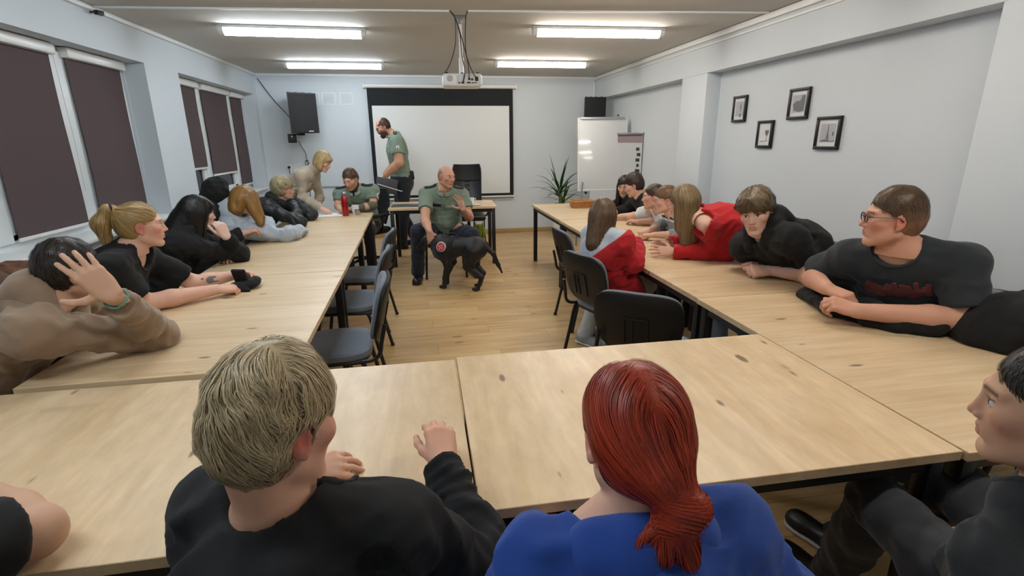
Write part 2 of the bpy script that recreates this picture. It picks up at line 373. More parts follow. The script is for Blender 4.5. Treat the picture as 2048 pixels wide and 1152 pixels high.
# loudspeakers
def speaker(loc, rz, w, d, h, lab, horn):
    r = empty('loudspeaker', loc, rz, lab, 'loudspeaker', 'black loudspeakers')
    MB().prism([(-w/2, -d/2), (w/2, -d/2), (w*.33, d/2), (-w*.33, d/2)], 0, h).build('cabinet', BLACKP, r, smooth=False)
    MB().grid(lambda u, v: ((v-.5)*w*.94, -d/2-.004-.012*sin(pi*v), .015+u*(h-.03)), 4, 8, thick=.004).build('grille', mat('black metal grille', '#101215', .65, bump=.8, bscale=500), r)
    for k in range(4): MB().lathe([(0, 0), (.018, 0), (.014, .014), (0, .014)], 10, TR(-w/2+.045+k*(w-.09)/3, -.02, h)).build('rubber_foot', BLACKP, r)
    MB().box((w*.12, -d/2-.022, .02), (w*.28, -d/2-.014, .032)).build('badge', WPLAST, r)
    MB().box((-.05, d/2-.02, -.03), (.05, d/2+.16, .02)).box((-.06, d/2-.08, -.02), (.03, d/2+.06, .0)).build('wall_bracket', BLACKM, r)
    return r
s1 = speaker((-1.725, YB-.36, 1.69), .42, .40, .30, .56, 'large black loudspeaker on the wall above the woman in beige', True)
MB().box((-.2, .06, -.14), (-.09, .16, -.01), bevel=.01).build('connector_box', BLACKP, s1)
MB().box((-.165, .054, -.06), (-.15, .061, -.035)).build('label_plate', WPLAST, s1); MB().box((-.18, .02, .06), (-.155, .03, .10)).build('label_plate', WPLAST, s1)
s2 = speaker((2.76, YB-.48, 1.80), -.06, .34, .28, .40, 'black loudspeaker in the right corner behind the flip chart', True)
# wall vents
VENT = mat('vent white', '#dfe6ea', .5)
for cx_, lab in ((-1.60, 'wall vent partly hidden by the large loudspeaker'), (-1.365, 'middle white wall vent beside the loudspeaker'), (-1.10, 'white wall vent nearest the projection screen')):
    r = empty('wall_vent', (cx_, YB, 2.205), 0, lab, 'vent', 'white wall vents')
    MB().box((-.10, -.012, -.09), (.10, 0, -.072)).box((-.10, -.012, .072), (.10, 0, .09)).box((-.10, -.012, -.072), (-.082, 0, .072)).box((.082, -.012, -.072), (.10, 0, .072)).build('frame', VENT, r, smooth=False)
    for k in range(8): MB().box((-.083, -.009, -.07+k*.0178), (.083, -.002, -.06+k*.0178), TR(0)).build('slat', mat('vent slat', '#d3dbdf', .6), r, smooth=False)
# cables and sockets on the back wall
CABLE = mat('dark cable', '#2d3338', .6)
tag(MB().tube(bez([(-2.36, YB-.03, 2.49), (-2.2, YB-.02, 2.23), (-1.98, YB-.05, 1.95), (-1.9, YB-.2, 1.86)], 8), .006, 6).build('speaker_cable', CABLE), 'black cable running from the ceiling corner down to the loudspeaker', 'cable')
loop = [(-1.86, YB-.1, 1.58), (-1.85, YB-.03, 1.5), (-1.80, YB-.02, 1.40), (-1.79, YB-.02, 1.30), (-1.76, YB-.03, 1.24), (-1.80, YB-.03, 1.21), (-1.82, YB-.02, 1.25), (-1.79, YB-.02, 1.28), (-1.78, YB-.02, 1.15), (-1.80, YB-.012, .95), (-1.80, YB-.012, .6)]
tag(MB().tube(bez(loop, 6), .005, 6).build('power_cable', CABLE), 'black cable with a small loop hanging below the loudspeaker', 'cable')
sk = empty('wall_socket', (-2.07, YB, 1.18), 0, 'white wall socket with a black plug left of the woman in beige', 'socket')
MB().box((-.04, -.012, -.04), (.04, 0, .04), bevel=.006).build('plate', WPLAST, sk)
MB().lathe([(0, 0), (.022, 0), (.018, .035), (0, .035)], 14, TR(0, -.012, 0, rx=pi/2)).build('plug', BLACKP, sk)
MB().tube(bez([(0, -.04, -.005), (.005, -.03, -.1), (.03, -.02, -.4), (.03, -.02, -.75)], 6), .005, 6).build('cord', CABLE, sk)
wd_ = empty('wall_cable_duct', (-1.62, YB, .86), 0, 'thin grey cable duct on the wall behind the seated young officer', 'cable duct')
MB().box((0, -.014, -.012), (.775, 0, .012), bevel=.003).build('channel', mat('duct grey', '#8d9aa3', .5), wd_)
MB().box((.75, -.014, -.5), (.775, 0, -.012), bevel=.003).build('drop', mat('duct pale', '#b9c6cd', .5), wd_)
# pictures on the right wall
PGLASS = mat('picture glass', '#ffffff', .05, spec=.5); PGLASS.node_tree.nodes['Principled BSDF'].inputs['Alpha'].default_value = .06
def picture(y, z, w, h, lab, motif, ph):
    r = empty('framed_picture', (XRR, y, z), 0, lab, 'picture', 'small black framed pictures on the right wall')
    b, t = .024, .026
    MB().box((-t, -w/2, -h/2), (0, w/2, -h/2+b), bevel=.003).box((-t, -w/2, h/2-b), (0, w/2, h/2), bevel=.003).box((-t, -w/2, -h/2+b), (0, -w/2+b, h/2-b), bevel=.003).box((-t, w/2-b, -h/2+b), (0, w/2, h/2-b), bevel=.003).build('frame', mat('black picture frame', '#070708', .4), r)
    MB().box((-.012, -w/2+b*.8, -h/2+b*.8), (-.004, w/2-b*.8, h/2-b*.8)).build('mount', mat('picture mount', '#d6dadd', .7), r)
    G1 = mat('photo print grey', '#a3aab0', .6, var=.06, vscale=60); G2 = mat('photo print dark', '#4a5058', .6); X = -.0135
    iw, ih = w*.30, h*.28
    M = Matrix(((0, 0, 1, X), (-1, 0, 0, 0), (0, 1, 0, 0), (0, 0, 0, 1)))   # x right on the picture (towards -y), y up
    q = MB()
    if motif != 'heart': q.box((-.0130, -iw, -ih), (-.0122, iw, ih)).build('print', G1, r); q = MB()
    if motif == 'beads':
        for zz, rr in ((.3, .05), (.1, .07), (-.1, .05), (-.45, .09)): q.prism([(iw*.25+rr*w*cos(a)*.6, zz*h*.55+rr*h*sin(a)) for a in np.linspace(0, 2*pi, 13)[:-1]], -.0006, .0006, M)
    elif motif == 'boat':
        q.prism([(-iw*.95, .0), (-iw*.3, ih*.35), (iw*.2, ih*.3), (iw*.5, ih*.95), (iw, ih*.9), (iw*.9, -ih*.8), (iw*.2, -ih*.95), (-iw*.7, -ih*.75)], -.0006, .0006, M)
    elif motif == 'heart':
        pts = []
        for a in np.linspace(0, 2*pi, 29)[:-1]:
            pts.append((.028+.0020*16*sin(a)**3*.8, .012+.0022*(13*cos(a)-5*cos(2*a)-2*cos(3*a)-cos(4*a))))
        q.prism(pts, -.0006, .0006, M); q.prism([(.026, -.02), (.030, -.02), (.031, -.056), (.025, -.056)], -.0006, .0006, M); q.prism([(-.06, -.06), (.05, -.055), (.05, -.059), (-.06, -.065)], -.0006, .0006, M)
    else:
        q.prism([(-.002, ih*.9), (.002, ih*.9), (.006, 0), (.018, -ih*.9), (.009, -ih*.9), (.0, -ih*.45), (-.009, -ih*.9), (-.018, -ih*.9), (-.006, 0)], -.0006, .0006, M)
        q.prism([(-iw, -ih*.92), (iw, -ih*.92), (iw, -ih*.8), (iw*.5, -ih*.86), (-iw*.4, -ih*.7), (-iw, -ih*.85)], -.0006, .0006, M)
        q.prism([(iw*.7+.008*cos(a), -ih*.1+.016*sin(a)) for a in np.linspace(0, 2*pi, 11)[:-1]], -.0006, .0006, M)
    q.build('motif', G2, r, smooth=False)
    MB().box((-.020, -w/2+b, -h/2+b), (-.018, w/2-b, h/2-b)).build('pane', PGLASS, r)
    return r
picture(4.79, 1.83, .215, .245, 'black framed picture of a string of beads, leftmost on the right wall', 'beads', 0)
picture(4.36, 1.588, .215, .24, 'black framed picture of a heart-shaped tree, lower left on the right wall', 'heart', 1)
picture(3.97, 1.824, .235, .245, 'black framed picture with a grey landscape, upper right on the right wall', 'boat', 2)
picture(3.605, 1.588, .245, .245, 'black framed picture of an iron lattice tower, rightmost on the right wall', 'tower', 3)

# ================================================================== TABLES
OAKX = wood('artisan oak top grain across', '#dfc8a4', '#cfb48c', '#66523d', 0, .36)
OAKY = wood('artisan oak top grain lengthwise', '#dfc8a4', '#cfb48c', '#66523d', 1, .36)
def table(x0, x1, y0, y1, rz, lab, grain, z=.75, group='wooden tables of the horseshoe', name='conference_table', legx=.02, legy=.02):
    cx_, cy_ = (x0+x1)/2, (y0+y1)/2; w, d = (x1-x0)/2, (y1-y0)/2
    r = empty(name, (cx_, cy_, 0), rz, lab, 'table', group)
    MB().box((-w, -d, z-.028), (w, d, z), bevel=.0015, seg=1).build('table_top', OAKX if grain == 0 else OAKY, r)
    a, t = .045, z-.0285
    for s in (-1, 1):
        for q in (-1, 1):
            X = s*(w-legx-a/2); Y = q*(d-legy-a/2)
            MB().box((X-a/2, Y-a/2, .006), (X+a/2, Y+a/2, t), bevel=.003).build('leg', BLACKM, r)
            MB().box((X-a/2+.002, Y-a/2+.002, 0), (X+a/2-.002, Y+a/2-.002, .007)).build('foot_cap', BLACKP, r)
    for q in (-1, 1):
        Y = q*(d-legy-a/2); MB().box((-w+legx+a, Y-a*.35, t-.045), (w-legx-a, Y+a*.35, t-.0005)).build('rail', BLACKM, r)
        X = q*(w-legx-a/2); MB().box((X-a*.35, -d+legy+a, t-.045), (X+a*.35, d-legy-a, t-.0005)).build('rail', BLACKM, r)
    return r
table(-1.462, .0815, .947, 1.808, 0, 'near left oak table in front of the blond boy', 1)
table(.0885, 1.378, .958, 1.826, -.004, 'near right oak table in front of the red-haired person', 1)
table(1.384, 2.215, .945, 2.345, 0, 'oak corner table under the jacket of the man with glasses', 0)
table(1.388, 2.21, 2.352, 3.752, .003, 'oak table under the folded arms of the boy in the black hoodie', 0)
table(1.388, 2.20, 3.758, 5.148, .003, 'oak table in front of the two boys in white and striped shirts', 0)
table(1.390, 2.19, 5.154, 6.545, .003, 'oak table holding the wicker basket', 0)
table(-1.44, -.523, 1.856, 3.345, .015, 'oak table under the tan hoodie elbow and the ponytail woman\'s hands', 0)
table(-1.455, -.548, 3.355, 4.84, .02, 'oak table in front of the black-haired and ginger-haired people', 0)
table(-1.478, -.583, 4.852, 6.235, .02, 'oak table with the red thermos and the papers', 0)
table(-.43, .93, 6.47, 7.18, -.045, 'small oak desk behind the bald officer and the dog', 0, z=.755, group=None, name='presenter_desk')

# ================================================================== CHAIRS
def superell(w, d, n, e=.42, c=(0, 0)):
    return [(c[0]+w*math.copysign(abs(cos(t))**e, cos(t)), c[1]+d*math.copysign(abs(sin(t))**e, sin(t))) for t in np.linspace(0, 2*pi, n, endpoint=False)]
def chair():
    """stacking chair: padded seat and back, oval black tube frame; faces +y"""
    r = empty('conference_chair', (0, 0, 0), 0, '', 'chair', 'grey stacking chairs')
    # seat cushion
    bm = MB(); rings = []
    for f, z in ((.90, .432), (.985, .438), (1., .452), (.985, .468), (.93, .478), (.6, .482), (.05, .482)):
        rings.append([bm.bm.verts.new((x, y, z-.012*max(0, (y-.08)/.14) if y > .08 else z)) for x, y in superell(.225*f, .205*f, 36, .55)])
    for A, B in zip(rings, rings[1:]):
        for j in range(36): bm.bm.faces.new((A[j], A[(j+1) % 36], B[(j+1) % 36], B[j]))
    bm.bm.faces.new(rings[0][::-1]); bm.bm.faces.new(rings[-1]); bm.build('seat', GREYF, r)
    MB().prism(superell(.222, .2, 28, .55), .418, .436).build('seat_shell', BLACKP, r)
    # backrest: curved pad and black shell
    Mb = TR(0, -.235, .49, rx=radians(13))
    def pad(th0, th1, sc):
        m = MB(); ro = []
        o = superell(.225*sc, .175*sc, 40, .5)
        for f, t in ((.95, th0), (1., th0+(th1-th0)*.3), (1., th0+(th1-th0)*.7), (.94, th1), (.5, th1+(th1-th0)*.1), (.03, th1+(th1-th0)*.1)):
            ro.append([m.bm.verts.new((x*f*(1-.10*max(0, -z*f/.17)), t+.55*(x*f)**2, .185+z*f)) for x, z in o])
        for A, B in zip(ro, ro[1:]):
            for j in range(40): m.bm.faces.new((A[j], A[(j+1) % 40], B[(j+1) % 40], B[j]))
        m.bm.faces.new(ro[0][::-1]); m.bm.faces.new(ro[-1]); bmesh.ops.transform(m.bm, matrix=Mb, verts=m.bm.verts); return m
    pad(.0, .03, .97).build('backrest', GREYF, r)
    sh = pad(.004, -.018, 1.0).build('back_shell', BLACKP, r)
    Mr = Mb @ Matrix.Translation((0, -.0235, .17))
    MB().box((-.06, -.003, .05), (.06, .004, .056), Mr).box((-.062, -.002, -.10), (-.055, .004, .05), Mr).box((-.02, -.002, -.10), (-.015, .004, .05), Mr).box((.055, -.002, -.10), (.062, .004, .05), Mr).build('moulded_rib', mat('black plastic rib', '#1c1d20', .4), sh)
    for s in (-1, 1):
        MB().tube(bez([(s*.235, .235, .012), (s*.225, .20, .22), (s*.215, .155, .41), (s*.21, .10, .425), (s*.21, -.10, .425), (s*.212, -.16, .41), (s*.225, -.20, .22), (s*.235, -.245, .012)], 6), .0125, 8).build('leg', BLACKM, r)
        for yy in (.237, -.247): MB().lathe([(0, 0), (.016, 0), (.014, .02), (0, .02)], 10, TR(s*.2355, yy, 0)).build('foot_cap', BLACKP, r)
        MB().tube(bez([(s*.21, -.10, .425), (s*.212, -.2, .43), (s*.213, -.245, .46), (s*.205, -.262, .53), (s*.19, -.285, .62)], 6), .0115, 8).build('back_support', BLACKM, r)
    MB().tube([(-.21, .12, .425), (.21, .12, .425)], .011, 8).tube([(-.21, -.13, .425), (.21, -.13, .425)], .011, 8).build('crossbar', BLACKM, r)
    return r
def face(fx, fy): return math.atan2(-fx, fy)
CH0 = chair(); _used = [False]
def put_chair(x, y, rz, lab):
    if not _used[0]:
        CH0.location = (x, y, 0); CH0.rotation_euler = (0, 0, rz); CH0['label'] = lab; _used[0] = True; return CH0
    return dup(CH0, (x, y, 0), rz, lab)
put_chair(-.535, 2.80, face(-1, -.05), 'empty grey chair nearest the camera, tucked under the left tables')
put_chair(-.565, 3.64, face(-1, .05), 'empty grey chair in the middle of three tucked under the left tables')
put_chair(-.575, 4.42, face(-1, .10), 'empty grey chair farthest of three tucked under the left tables')
put_chair(1.175, 2.46, face(.60, .80), 'empty black-backed chair turned from the right tables, nearest the camera')
put_chair(1.27, 3.24, face(.94, .34), 'chair the girl in the red off-shoulder hoodie sits on')
put_chair(1.40, 4.10, face(1, .05), 'black-backed chair beyond the girl seated at the inner right tables')
# ---- office chairs
LEATH = mat('black faux leather', '#15171a', .38, bump=.15, bscale=120)
MESHB = mat('black mesh fabric', '#16191d', .75, bump=.6, bscale=900)
def office_chair(loc, rz, lab, high):
    r = empty('office_chair', loc, rz, lab, 'office chair', 'black office chairs')
    for k in range(5):
        a = 2*pi*k/5+.3
        MB().tube([(0, 0, .10), (.15*cos(a), .15*sin(a), .09), (.29*cos(a), .29*sin(a), .065)], [.025, .02, .014], 8).build('base_arm', BLACKP, r)
        MB().lathe([(0, -.011), (.026, -.011), (.026, .011), (0, .011)], 14, TR(.29*cos(a), .29*sin(a), .027, rx=pi/2, rz=a)).build('castor', BLACKP, r)
    MB().tube([(0, 0, .08), (0, 0, .42)], .024, 12).build('gas_lift', BLACKM, r)
    MB().box((-.245, -.23, .42), (.245, .25, .50), bevel=.035, seg=4).build('seat', LEATH if high else MESHB, r)
    H = .70 if high else .46; wd = .225 if high else .215
    M = TR(0, -.235, .52, rx=radians(9))
    MB().grid(lambda u, v: ((v-.5)*2*wd*(1-.07*(1-u))*(1-.12*max(0, u-.88)/.12), .06*((v-.5)*2)**2-.04*sin(pi*u), u*H), 10, 10, thick=.022, M=M).build('backrest', MESHB, r)
    if high:
        MB().grid(lambda u, v: ((v-.5)*1.96*wd*(1-.12*max(0, u-.55)/.45), .022+.06*((v-.5)*2)**2-.04*sin(pi*(.66+.34*u)), (.66+.33*u)*H), 6, 10, thick=.02, M=M).build('headrest_pad', LEATH, r)
        MB().grid(lambda u, v: ((v-.5)*1.8*wd*(1-.05*(1-u)), .012+.06*((v-.5)*2)**2-.04*sin(pi*(.08+.56*u)), (.08+.56*u)*H), 6, 10, thick=.01, M=M).build('back_panel', mat('glossy black mesh panel', '#1d2226', .3, bump=.3, bscale=300), r)
    for s in (-1, 1):
        MB().tube(bez([(s*.24, -.05, .45), (s*.29, -.03, .50), (s*.295, -.02, .66)], 5), .014, 8).build('arm_post', BLACKP, r)
        MB().box((s*.295-.03, -.14, .655), (s*.295+.03, .12, .685), bevel=.012).build('armrest', BLACKP, r)
    MB().tube([(0, -.12, .43), (0, -.25, .47), (0, -.29, .62)], .018, 8).build('back_bracket', BLACKM, r)
    return r
office_chair((.655, 7.66, 0), face(-.06, -1), 'tall black executive chair behind the desk, in front of the screen', True)
office_chair((-.76, 6.74, 0), face(-.75, -.8), 'black office chair the young officer sits on', False)

# ================================================================== FLIP CHART, STAND, PLANT
fc = empty('flip_chart', (2.655, 7.42, 0), -.10, 'white flip chart easel with a blank board beside the plant', 'flip chart')
BOARD = mat('glossy whiteboard', '#d7dbdd', .12, coat=.3)
Mt = TR(0, 0, .83, rx=radians(-7))
MB().box((-.36, -.012, 0), (.36, .012, 1.03), Mt, bevel=.004).build('board', BOARD, fc)
MB().box((-.372, -.018, -.012), (.372, .014, .006), Mt).box((-.372, -.018, 1.024), (.372, .014, 1.042), Mt).box((-.372, -.018, 0), (-.358, .014, 1.03), Mt).box((.358, -.018, 0), (.372, .014, 1.03), Mt).build('board_frame', WPLAST, fc)
MB().box((-.33, -.035, 1.02), (.33, -.012, 1.05), Mt, bevel=.005).build('paper_clamp', mat('clamp grey', '#b4babd', .3, .6), fc)
for x in (-.16, .22): MB().lathe([(0, 0), (.014, 0), (.014, .02), (0, .024)], 12, TR(x, .09, 1.885)).build('clamp_knob', BLACKP, fc)
for s in (-1, 1): MB().tube([(s*.30, .0, .95), (s*.40, -.12, .01)], .014, 8).build('leg', mat('grey easel leg', '#8f979b', .35, .7), fc)
MB().tube([(0, .12, 1.6), (0, .75, .01)], .014, 8).build('leg', mat('grey easel leg', '#8f979b', .35, .7), fc)
MB().box((-.19, -.045, .62), (.25, .02, .83), TR(0, .02, 0)).build('paper_pad', mat('pale paper pad', '#c7ced2', .7), fc)
MB().lathe([(0, -.02), (.018, -.02), (.018, .02), (0, .02)], 12, TR(-.25, -.02, .79, rx=pi/2)).build('tray_knob', BLACKP, fc)
rp = empty('rollup_banner', (2.985, 7.25, 0), -1.18, 'narrow printed banner stand behind the flip chart', 'banner')
MB().grid(lambda u, v: ((v-.5)*.5, .006*sin(pi*u),   .06+u*1.57), 8, 3, thick=.002).build('banner_sheet', mat('banner pale grey', '#c3c9cc', .6), rp)
MB().box((-.26, -.06, 0), (.26, .06, .06), bevel=.012).build('base_case', mat('banner alu', '#a9afb2', .3, .8), rp)
MB().box((-.26, -.012, 1.625), (.26, .012, 1.65), bevel=.004).build('top_rail', mat('banner alu', '#a9afb2', .3, .8), rp)
MB().tube([(0, .02, .05), (0, .02, 1.63)], .008, 8).build('pole', BLACKM, rp)
pm = mat('banner print dark', '#2c3034', .6); pp = mat('banner print mauve', '#8f7f86', .6)
MB().box((-.245, -.0035, 1.51), (.245, -.001, 1.622)).build('print_band', pp, rp)
MB().box((-.245, -.0045, 1.60), (.245, -.002, 1.622)).build('print_band', mat('banner print plum', '#5c3d44', .6), rp)
def text(name, s, size, M, m, parent, ext=.0008, align='CENTER'):
    cu = bpy.data.curves.new(name, 'FONT'); cu.body = s; cu.size = size; cu.extrude = ext; cu.align_x = align; cu.align_y = 'CENTER'
    to = bpy.data.objects.new(name, cu); COL.objects.link(to); dg = bpy.context.evaluated_depsgraph_get()
    me = bpy.data.meshes.new_from_object(to.evaluated_get(dg)); bpy.data.objects.remove(to)
    me.transform(M); o = mkobj(name, me, None, parent, False); me.materials.clear(); me.materials.append(m); return o
# short dark marks running down the banner, unreadable lettering in the photograph
for k in range(7): MB().box((.14+.02*(k % 2), -.0045, .95+.075*k), (.20+.012*(k % 3), -.001, .992+.075*k)).build('print_mark', pm, rp)
# plant
pt = empty('potted_yucca', (2.15, 7.95, 0), 0, 'spiky green houseplant in a tall white pot by the far wall', 'plant')
MB().lathe([(0, 0), (.10, 0), (.135, .40), (.142, .42), (.135, .42), (.125, .39), (0, .38)], 28).build('pot', mat('white glazed pot', '#dfe2e0', .3), pt)
MB().lathe([(0, .36), (.124, .375), (0, .385)], 20).build('soil', mat('soil', '#2c2219', .95, bump=.8, bscale=60), pt)
MB().tube(bez([(.0, 0, .37), (.01, 0, .6), (-.01, .01, .85)], 6), [.03]*12+[.022], 10).tube(bez([(.05, .02, .37), (.07, .02, .5), (.06, .01, .68)], 6), [.022]*13, 9).build('stem', mat('plant cane', '#5d6a3a', .8, bump=.6, bscale=60), pt)
LEAF = mat('yucca leaf', '#2f6a35', .4, var=.25, vscale=7, objvar=.25)
def leaf(base, az, el, ln, droop, w):
    d0 = np.array([cos(az)*cos(el), sin(az)*cos(el), sin(el)]); P = [np.array(base)]; d = d0.copy(); n = 9
    for k in range(n): P.append(P[-1]+d*ln/n); d = d+np.array([0, 0, -droop/n*(.3+k/n*1.4)]); d /= np.linalg.norm(d)
    sd = np.array([-sin(az), cos(az), 0]); m = MB(); rows = []
    for k, p in enumerate(P):
        t = k/n; ww = w*(min(1, .35+t*3)*(1-t**2.2))+.0008; tn = P[min(k+1, n)]-P[max(k-1, 0)]; up = np.cross(sd, tn); up /= (np.linalg.norm(up)+1e-9)
        rows.append([m.bm.verts.new(p-sd*ww-up*(-.25*ww)), m.bm.verts.new(p), m.bm.verts.new(p+sd*ww+up*.25*ww)])
    fs = []
    for A, B in zip(rows, rows[1:]):
        for j in (0, 1): fs.append(m.bm.faces.new((A[j], A[j+1], B[j+1], B[j])))
    bmesh.ops.solidify(m.bm, geom=fs, thickness=.0016)
    m.build('leaf', LEAF, pt, angle=0)
rr = random.Random(5)
for k in range(34):
    top = k < 22; az = k*2.399+rr.uniform(-.2, .2); f = (k % 22)/22
    leaf((-.01+.02*cos(az), .01+.02*sin(az), .84-.16*f) if top else (.06+.015*cos(az), .01+.015*sin(az), .67-.10*((k-22)/12)), az, (1.35-1.1*f if top else .9-.7*((k-22)/12)), rr.uniform(.40, .56) if top else rr.uniform(.3, .42), rr.uniform(.9, 2.4)*(.35 if f < .12 else 1), rr.uniform(.017, .024))

# ================================================================== TABLE THINGS
CER = mat('white china', '#e9ebea', .2, coat=.3)
bk = empty('wicker_basket', (1.93, 6.13, .75), .1, 'shallow wicker basket on the far right table', 'basket')
WIC = mat('wicker', '#b8834a', .6, bump=.9, bscale=70, var=.2, vscale=40)
def ring(w, d, z): return [(x, y, z) for x, y in superell(w, d, 28, .45)]
for k in range(7): MB().tube(ring(.115+.004*k, .085+.004*k, .008+.0105*k), .0062, 6, close=True).build('woven_strand', WIC, bk)
MB().tube(ring(.146, .116, .08), .0085, 7, close=True).build('rim', WIC, bk)
MB().prism(superell(.118, .088, 28, .45), .002, .012).build('base', WIC, bk)
MB().box((-.11, -.075, .045), (.02, .07, .062), bevel=.006).box((.0, -.07, .04), (.11, .075, .058), TR(0, 0, 0, rz=.1), bevel=.006).build('dark_packets', mat('dark packets', '#2b2322', .4), bk)
for a in np.linspace(0, 2*pi, 20, endpoint=False):
    x = .14*math.copysign(abs(cos(a))**.45, cos(a)); y = .11*math.copysign(abs(sin(a))**.45, sin(a)); MB().tube([(x*.84, y*.8, .006), (x*1.01, y*1.01, .08)], .004, 5).build('stake', WIC, bk)
th = empty('thermos_flask', (-.883, 6.02, .75), 0, 'tall metallic red thermos flask with a steel lid', 'thermos')
MB().lathe([(0, 0), (.034, 0), (.037, .006), (.037, .205), (.030, .222), (0, .222)], 28).build('body', mat('red metallic lacquer', '#a5181c', .22, .55, coat=.5), th)
MB().lathe([(0, .222), (.030, .222), (.031, .226), (.031, .262), (.027, .27), (0, .27)], 24).build('lid', mat('brushed steel', '#a7a9a8', .25, .95), th)
def mug(loc, lab, r, h, mt, rz=0, handle=True, name='mug'):
    o = empty(name, loc, rz, lab, 'mug')
    MB().lathe([(0, 0), (r*.8, 0), (r*.88, .004), (r, h), (r*.94, h), (r*.82, .012), (0, .010)], 26).build('cup', mt, o)
    if handle: MB().tube(bez([(r*.92, 0, h*.85), (r*1.5, 0, h*.8), (r*1.55, 0, h*.4), (r*.9, 0, h*.2)], 6), .0045, 7).build('handle', mt, o)
    MB().lathe([(0, 0), (r*.9, 0), (0, .001)], 20, TR(0, 0, h*.8)).build('coffee', mat('coffee', '#3a2416', .15), o)
    return o
mug((-.79, 6.17, .75), 'white china mug beside the red thermos', .042, .10, CER, rz=2.4)
mug((-.755, 6.06, .75), 'small steel cup in front of the white mug', .031, .062, mat('brushed steel', '#a7a9a8', .25, .95), handle=False, name='steel_cup')
pa = empty('paper_sheets', (-1.12, 6.10, .75), .12, 'loose white paper sheets under the pointing hand', 'paper')
for k, (dx, dy, a) in enumerate(((-.08, 0, .05), (.10, -.02, -.06), (.02, .06, .12))):
    MB().box((-.148, -.105, k*.0012), (.148, .105, k*.0012+.001), TR(dx, dy, .0002, rz=a)).build('sheet', mat('white paper', '#eceeee', .7), pa)
# desk things
fo = empty('laptop_folder', (-.24, 6.72, .755), -.05, 'closed grey folder lying at the left end of the desk', 'folder')
MB().box((-.17, -.11, 0), (.17, .11, .010), bevel=.004).build('cover', mat('grey folder', '#6d747b', .45), fo)
MB().box((-.165, -.105, .010), (.165, .105, .018), bevel=.003).build('cover', mat('dark folder', '#42484e', .4), fo)
mug((.61, 6.72, .755), 'white cup standing on the desk near the executive chair', .046, .085, CER, rz=.4)
mug((.43, 6.63, .755), 'small white cup on the desk behind the bald officer\'s arm', .035, .06, CER, rz=1.1)
for (x, y, rr_, lab) in ((.655, 6.58, .075, 'white saucer at the front edge of the desk, right one'), (.51, 6.575, .062, 'small cream saucer at the front edge of the desk, left one')):
    s = empty('saucer', (x, y, .755), 0, lab, 'saucer', 'saucers on the desk')
    MB().lathe([(0, 0), (rr_*.55, 0), (rr_*.6, .003), (rr_, .012), (rr_*.98, .014), (rr_*.55, .006), (0, .005)], 30).build('dish', CER, s)
    MB().tube([(rr_*.2, -.01, .009), (-rr_*.9, .02, .016)], .002, 6).build('spoon', mat('brushed steel', '#a7a9a8', .25, .95), s)
# lime cable reel under the desk
cr = empty('cable_reel', (.83, 7.85, 0), 0, 'lime green cable reel with black handle on the floor behind the desk', 'cable reel')
LIME = mat('lime plastic', '#b6d334', .4)
Mx = TR(0, 0, .20, ry=pi/2)
for sgn in (-1, 1): MB().lathe([(0, 0), (.135, 0), (.14, .006), (.135, .012), (0, .012)], 32, Mx @ Matrix.Translation((0, 0, sgn*.055-.006))).build('flange', LIME, cr)
for k in range(6): MB().tube([(-.045+.018*k, .10*cos(a), .20+.10*sin(a)) for a in np.linspace(0, 2*pi, 25)[:-1]], .009, 6, close=True).build('cable_turn', mat('lime cable', '#9fb32e', .5), cr)
MB().lathe([(0, -.05), (.09, -.05), (.09, .05), (0, .05)], 24, Mx).build('drum', BLACKP, cr)
MB().tube(bez([(-.075, .1, .012), (-.075, .0, .22), (-.075, -.02, .36), (.0, -.02, .385), (.075, -.02, .36), (.075, .0, .22), (.075, .1, .012)], 6), .010, 8).tube(bez([(-.075, 0, .2), (-.075, -.14, .012), (.075, -.14, .012), (.075, 0, .2)], 6), .010, 8).build('stand', BLACKP, cr)
# ================================================================== BODY MODELLING
# Bodies, clothes and hair are distance fields (tapered limbs, ellipsoids, smooth joins) turned into one skin each.
def V3(*a): return np.array(a, float)
def nrm(v):
    v = np.asarray(v, float); return v/(np.linalg.norm(v)+1e-12)
def vnoise(P, scale, seed, octv=2):
    """smooth value noise in [-1,1] at points P (...,3)"""
    r = np.random.default_rng(seed); T = r.uniform(-1, 1, (16, 16, 16)).astype(np.float32); out = 0; amp = 1.; tot = 0
    for o in range(octv):
        Q = P*scale*(2.03**o)+o*7.7; I = np.floor(Q).astype(int); F = (Q-I).astype(np.float32); F = F*F*(3-2*F); I &= 15; J = (I+1) & 15
        x0, y0, z0 = I[..., 0], I[..., 1], I[..., 2]; x1, y1, z1 = J[..., 0], J[..., 1], J[..., 2]; fx, fy, fz = F[..., 0], F[..., 1], F[..., 2]
        a = T[x0, y0, z0]*(1-fx)+T[x1, y0, z0]*fx; b = T[x0, y1, z0]*(1-fx)+T[x1, y1, z0]*fx
        c = T[x0, y0, z1]*(1-fx)+T[x1, y0, z1]*fx; d = T[x0, y1, z1]*(1-fx)+T[x1, y1, z1]*fx
        out = out+amp*((a*(1-fy)+b*fy)*(1-fz)+(c*(1-fy)+d*fy)*fz); tot += amp; amp *= .5
    return out/tot
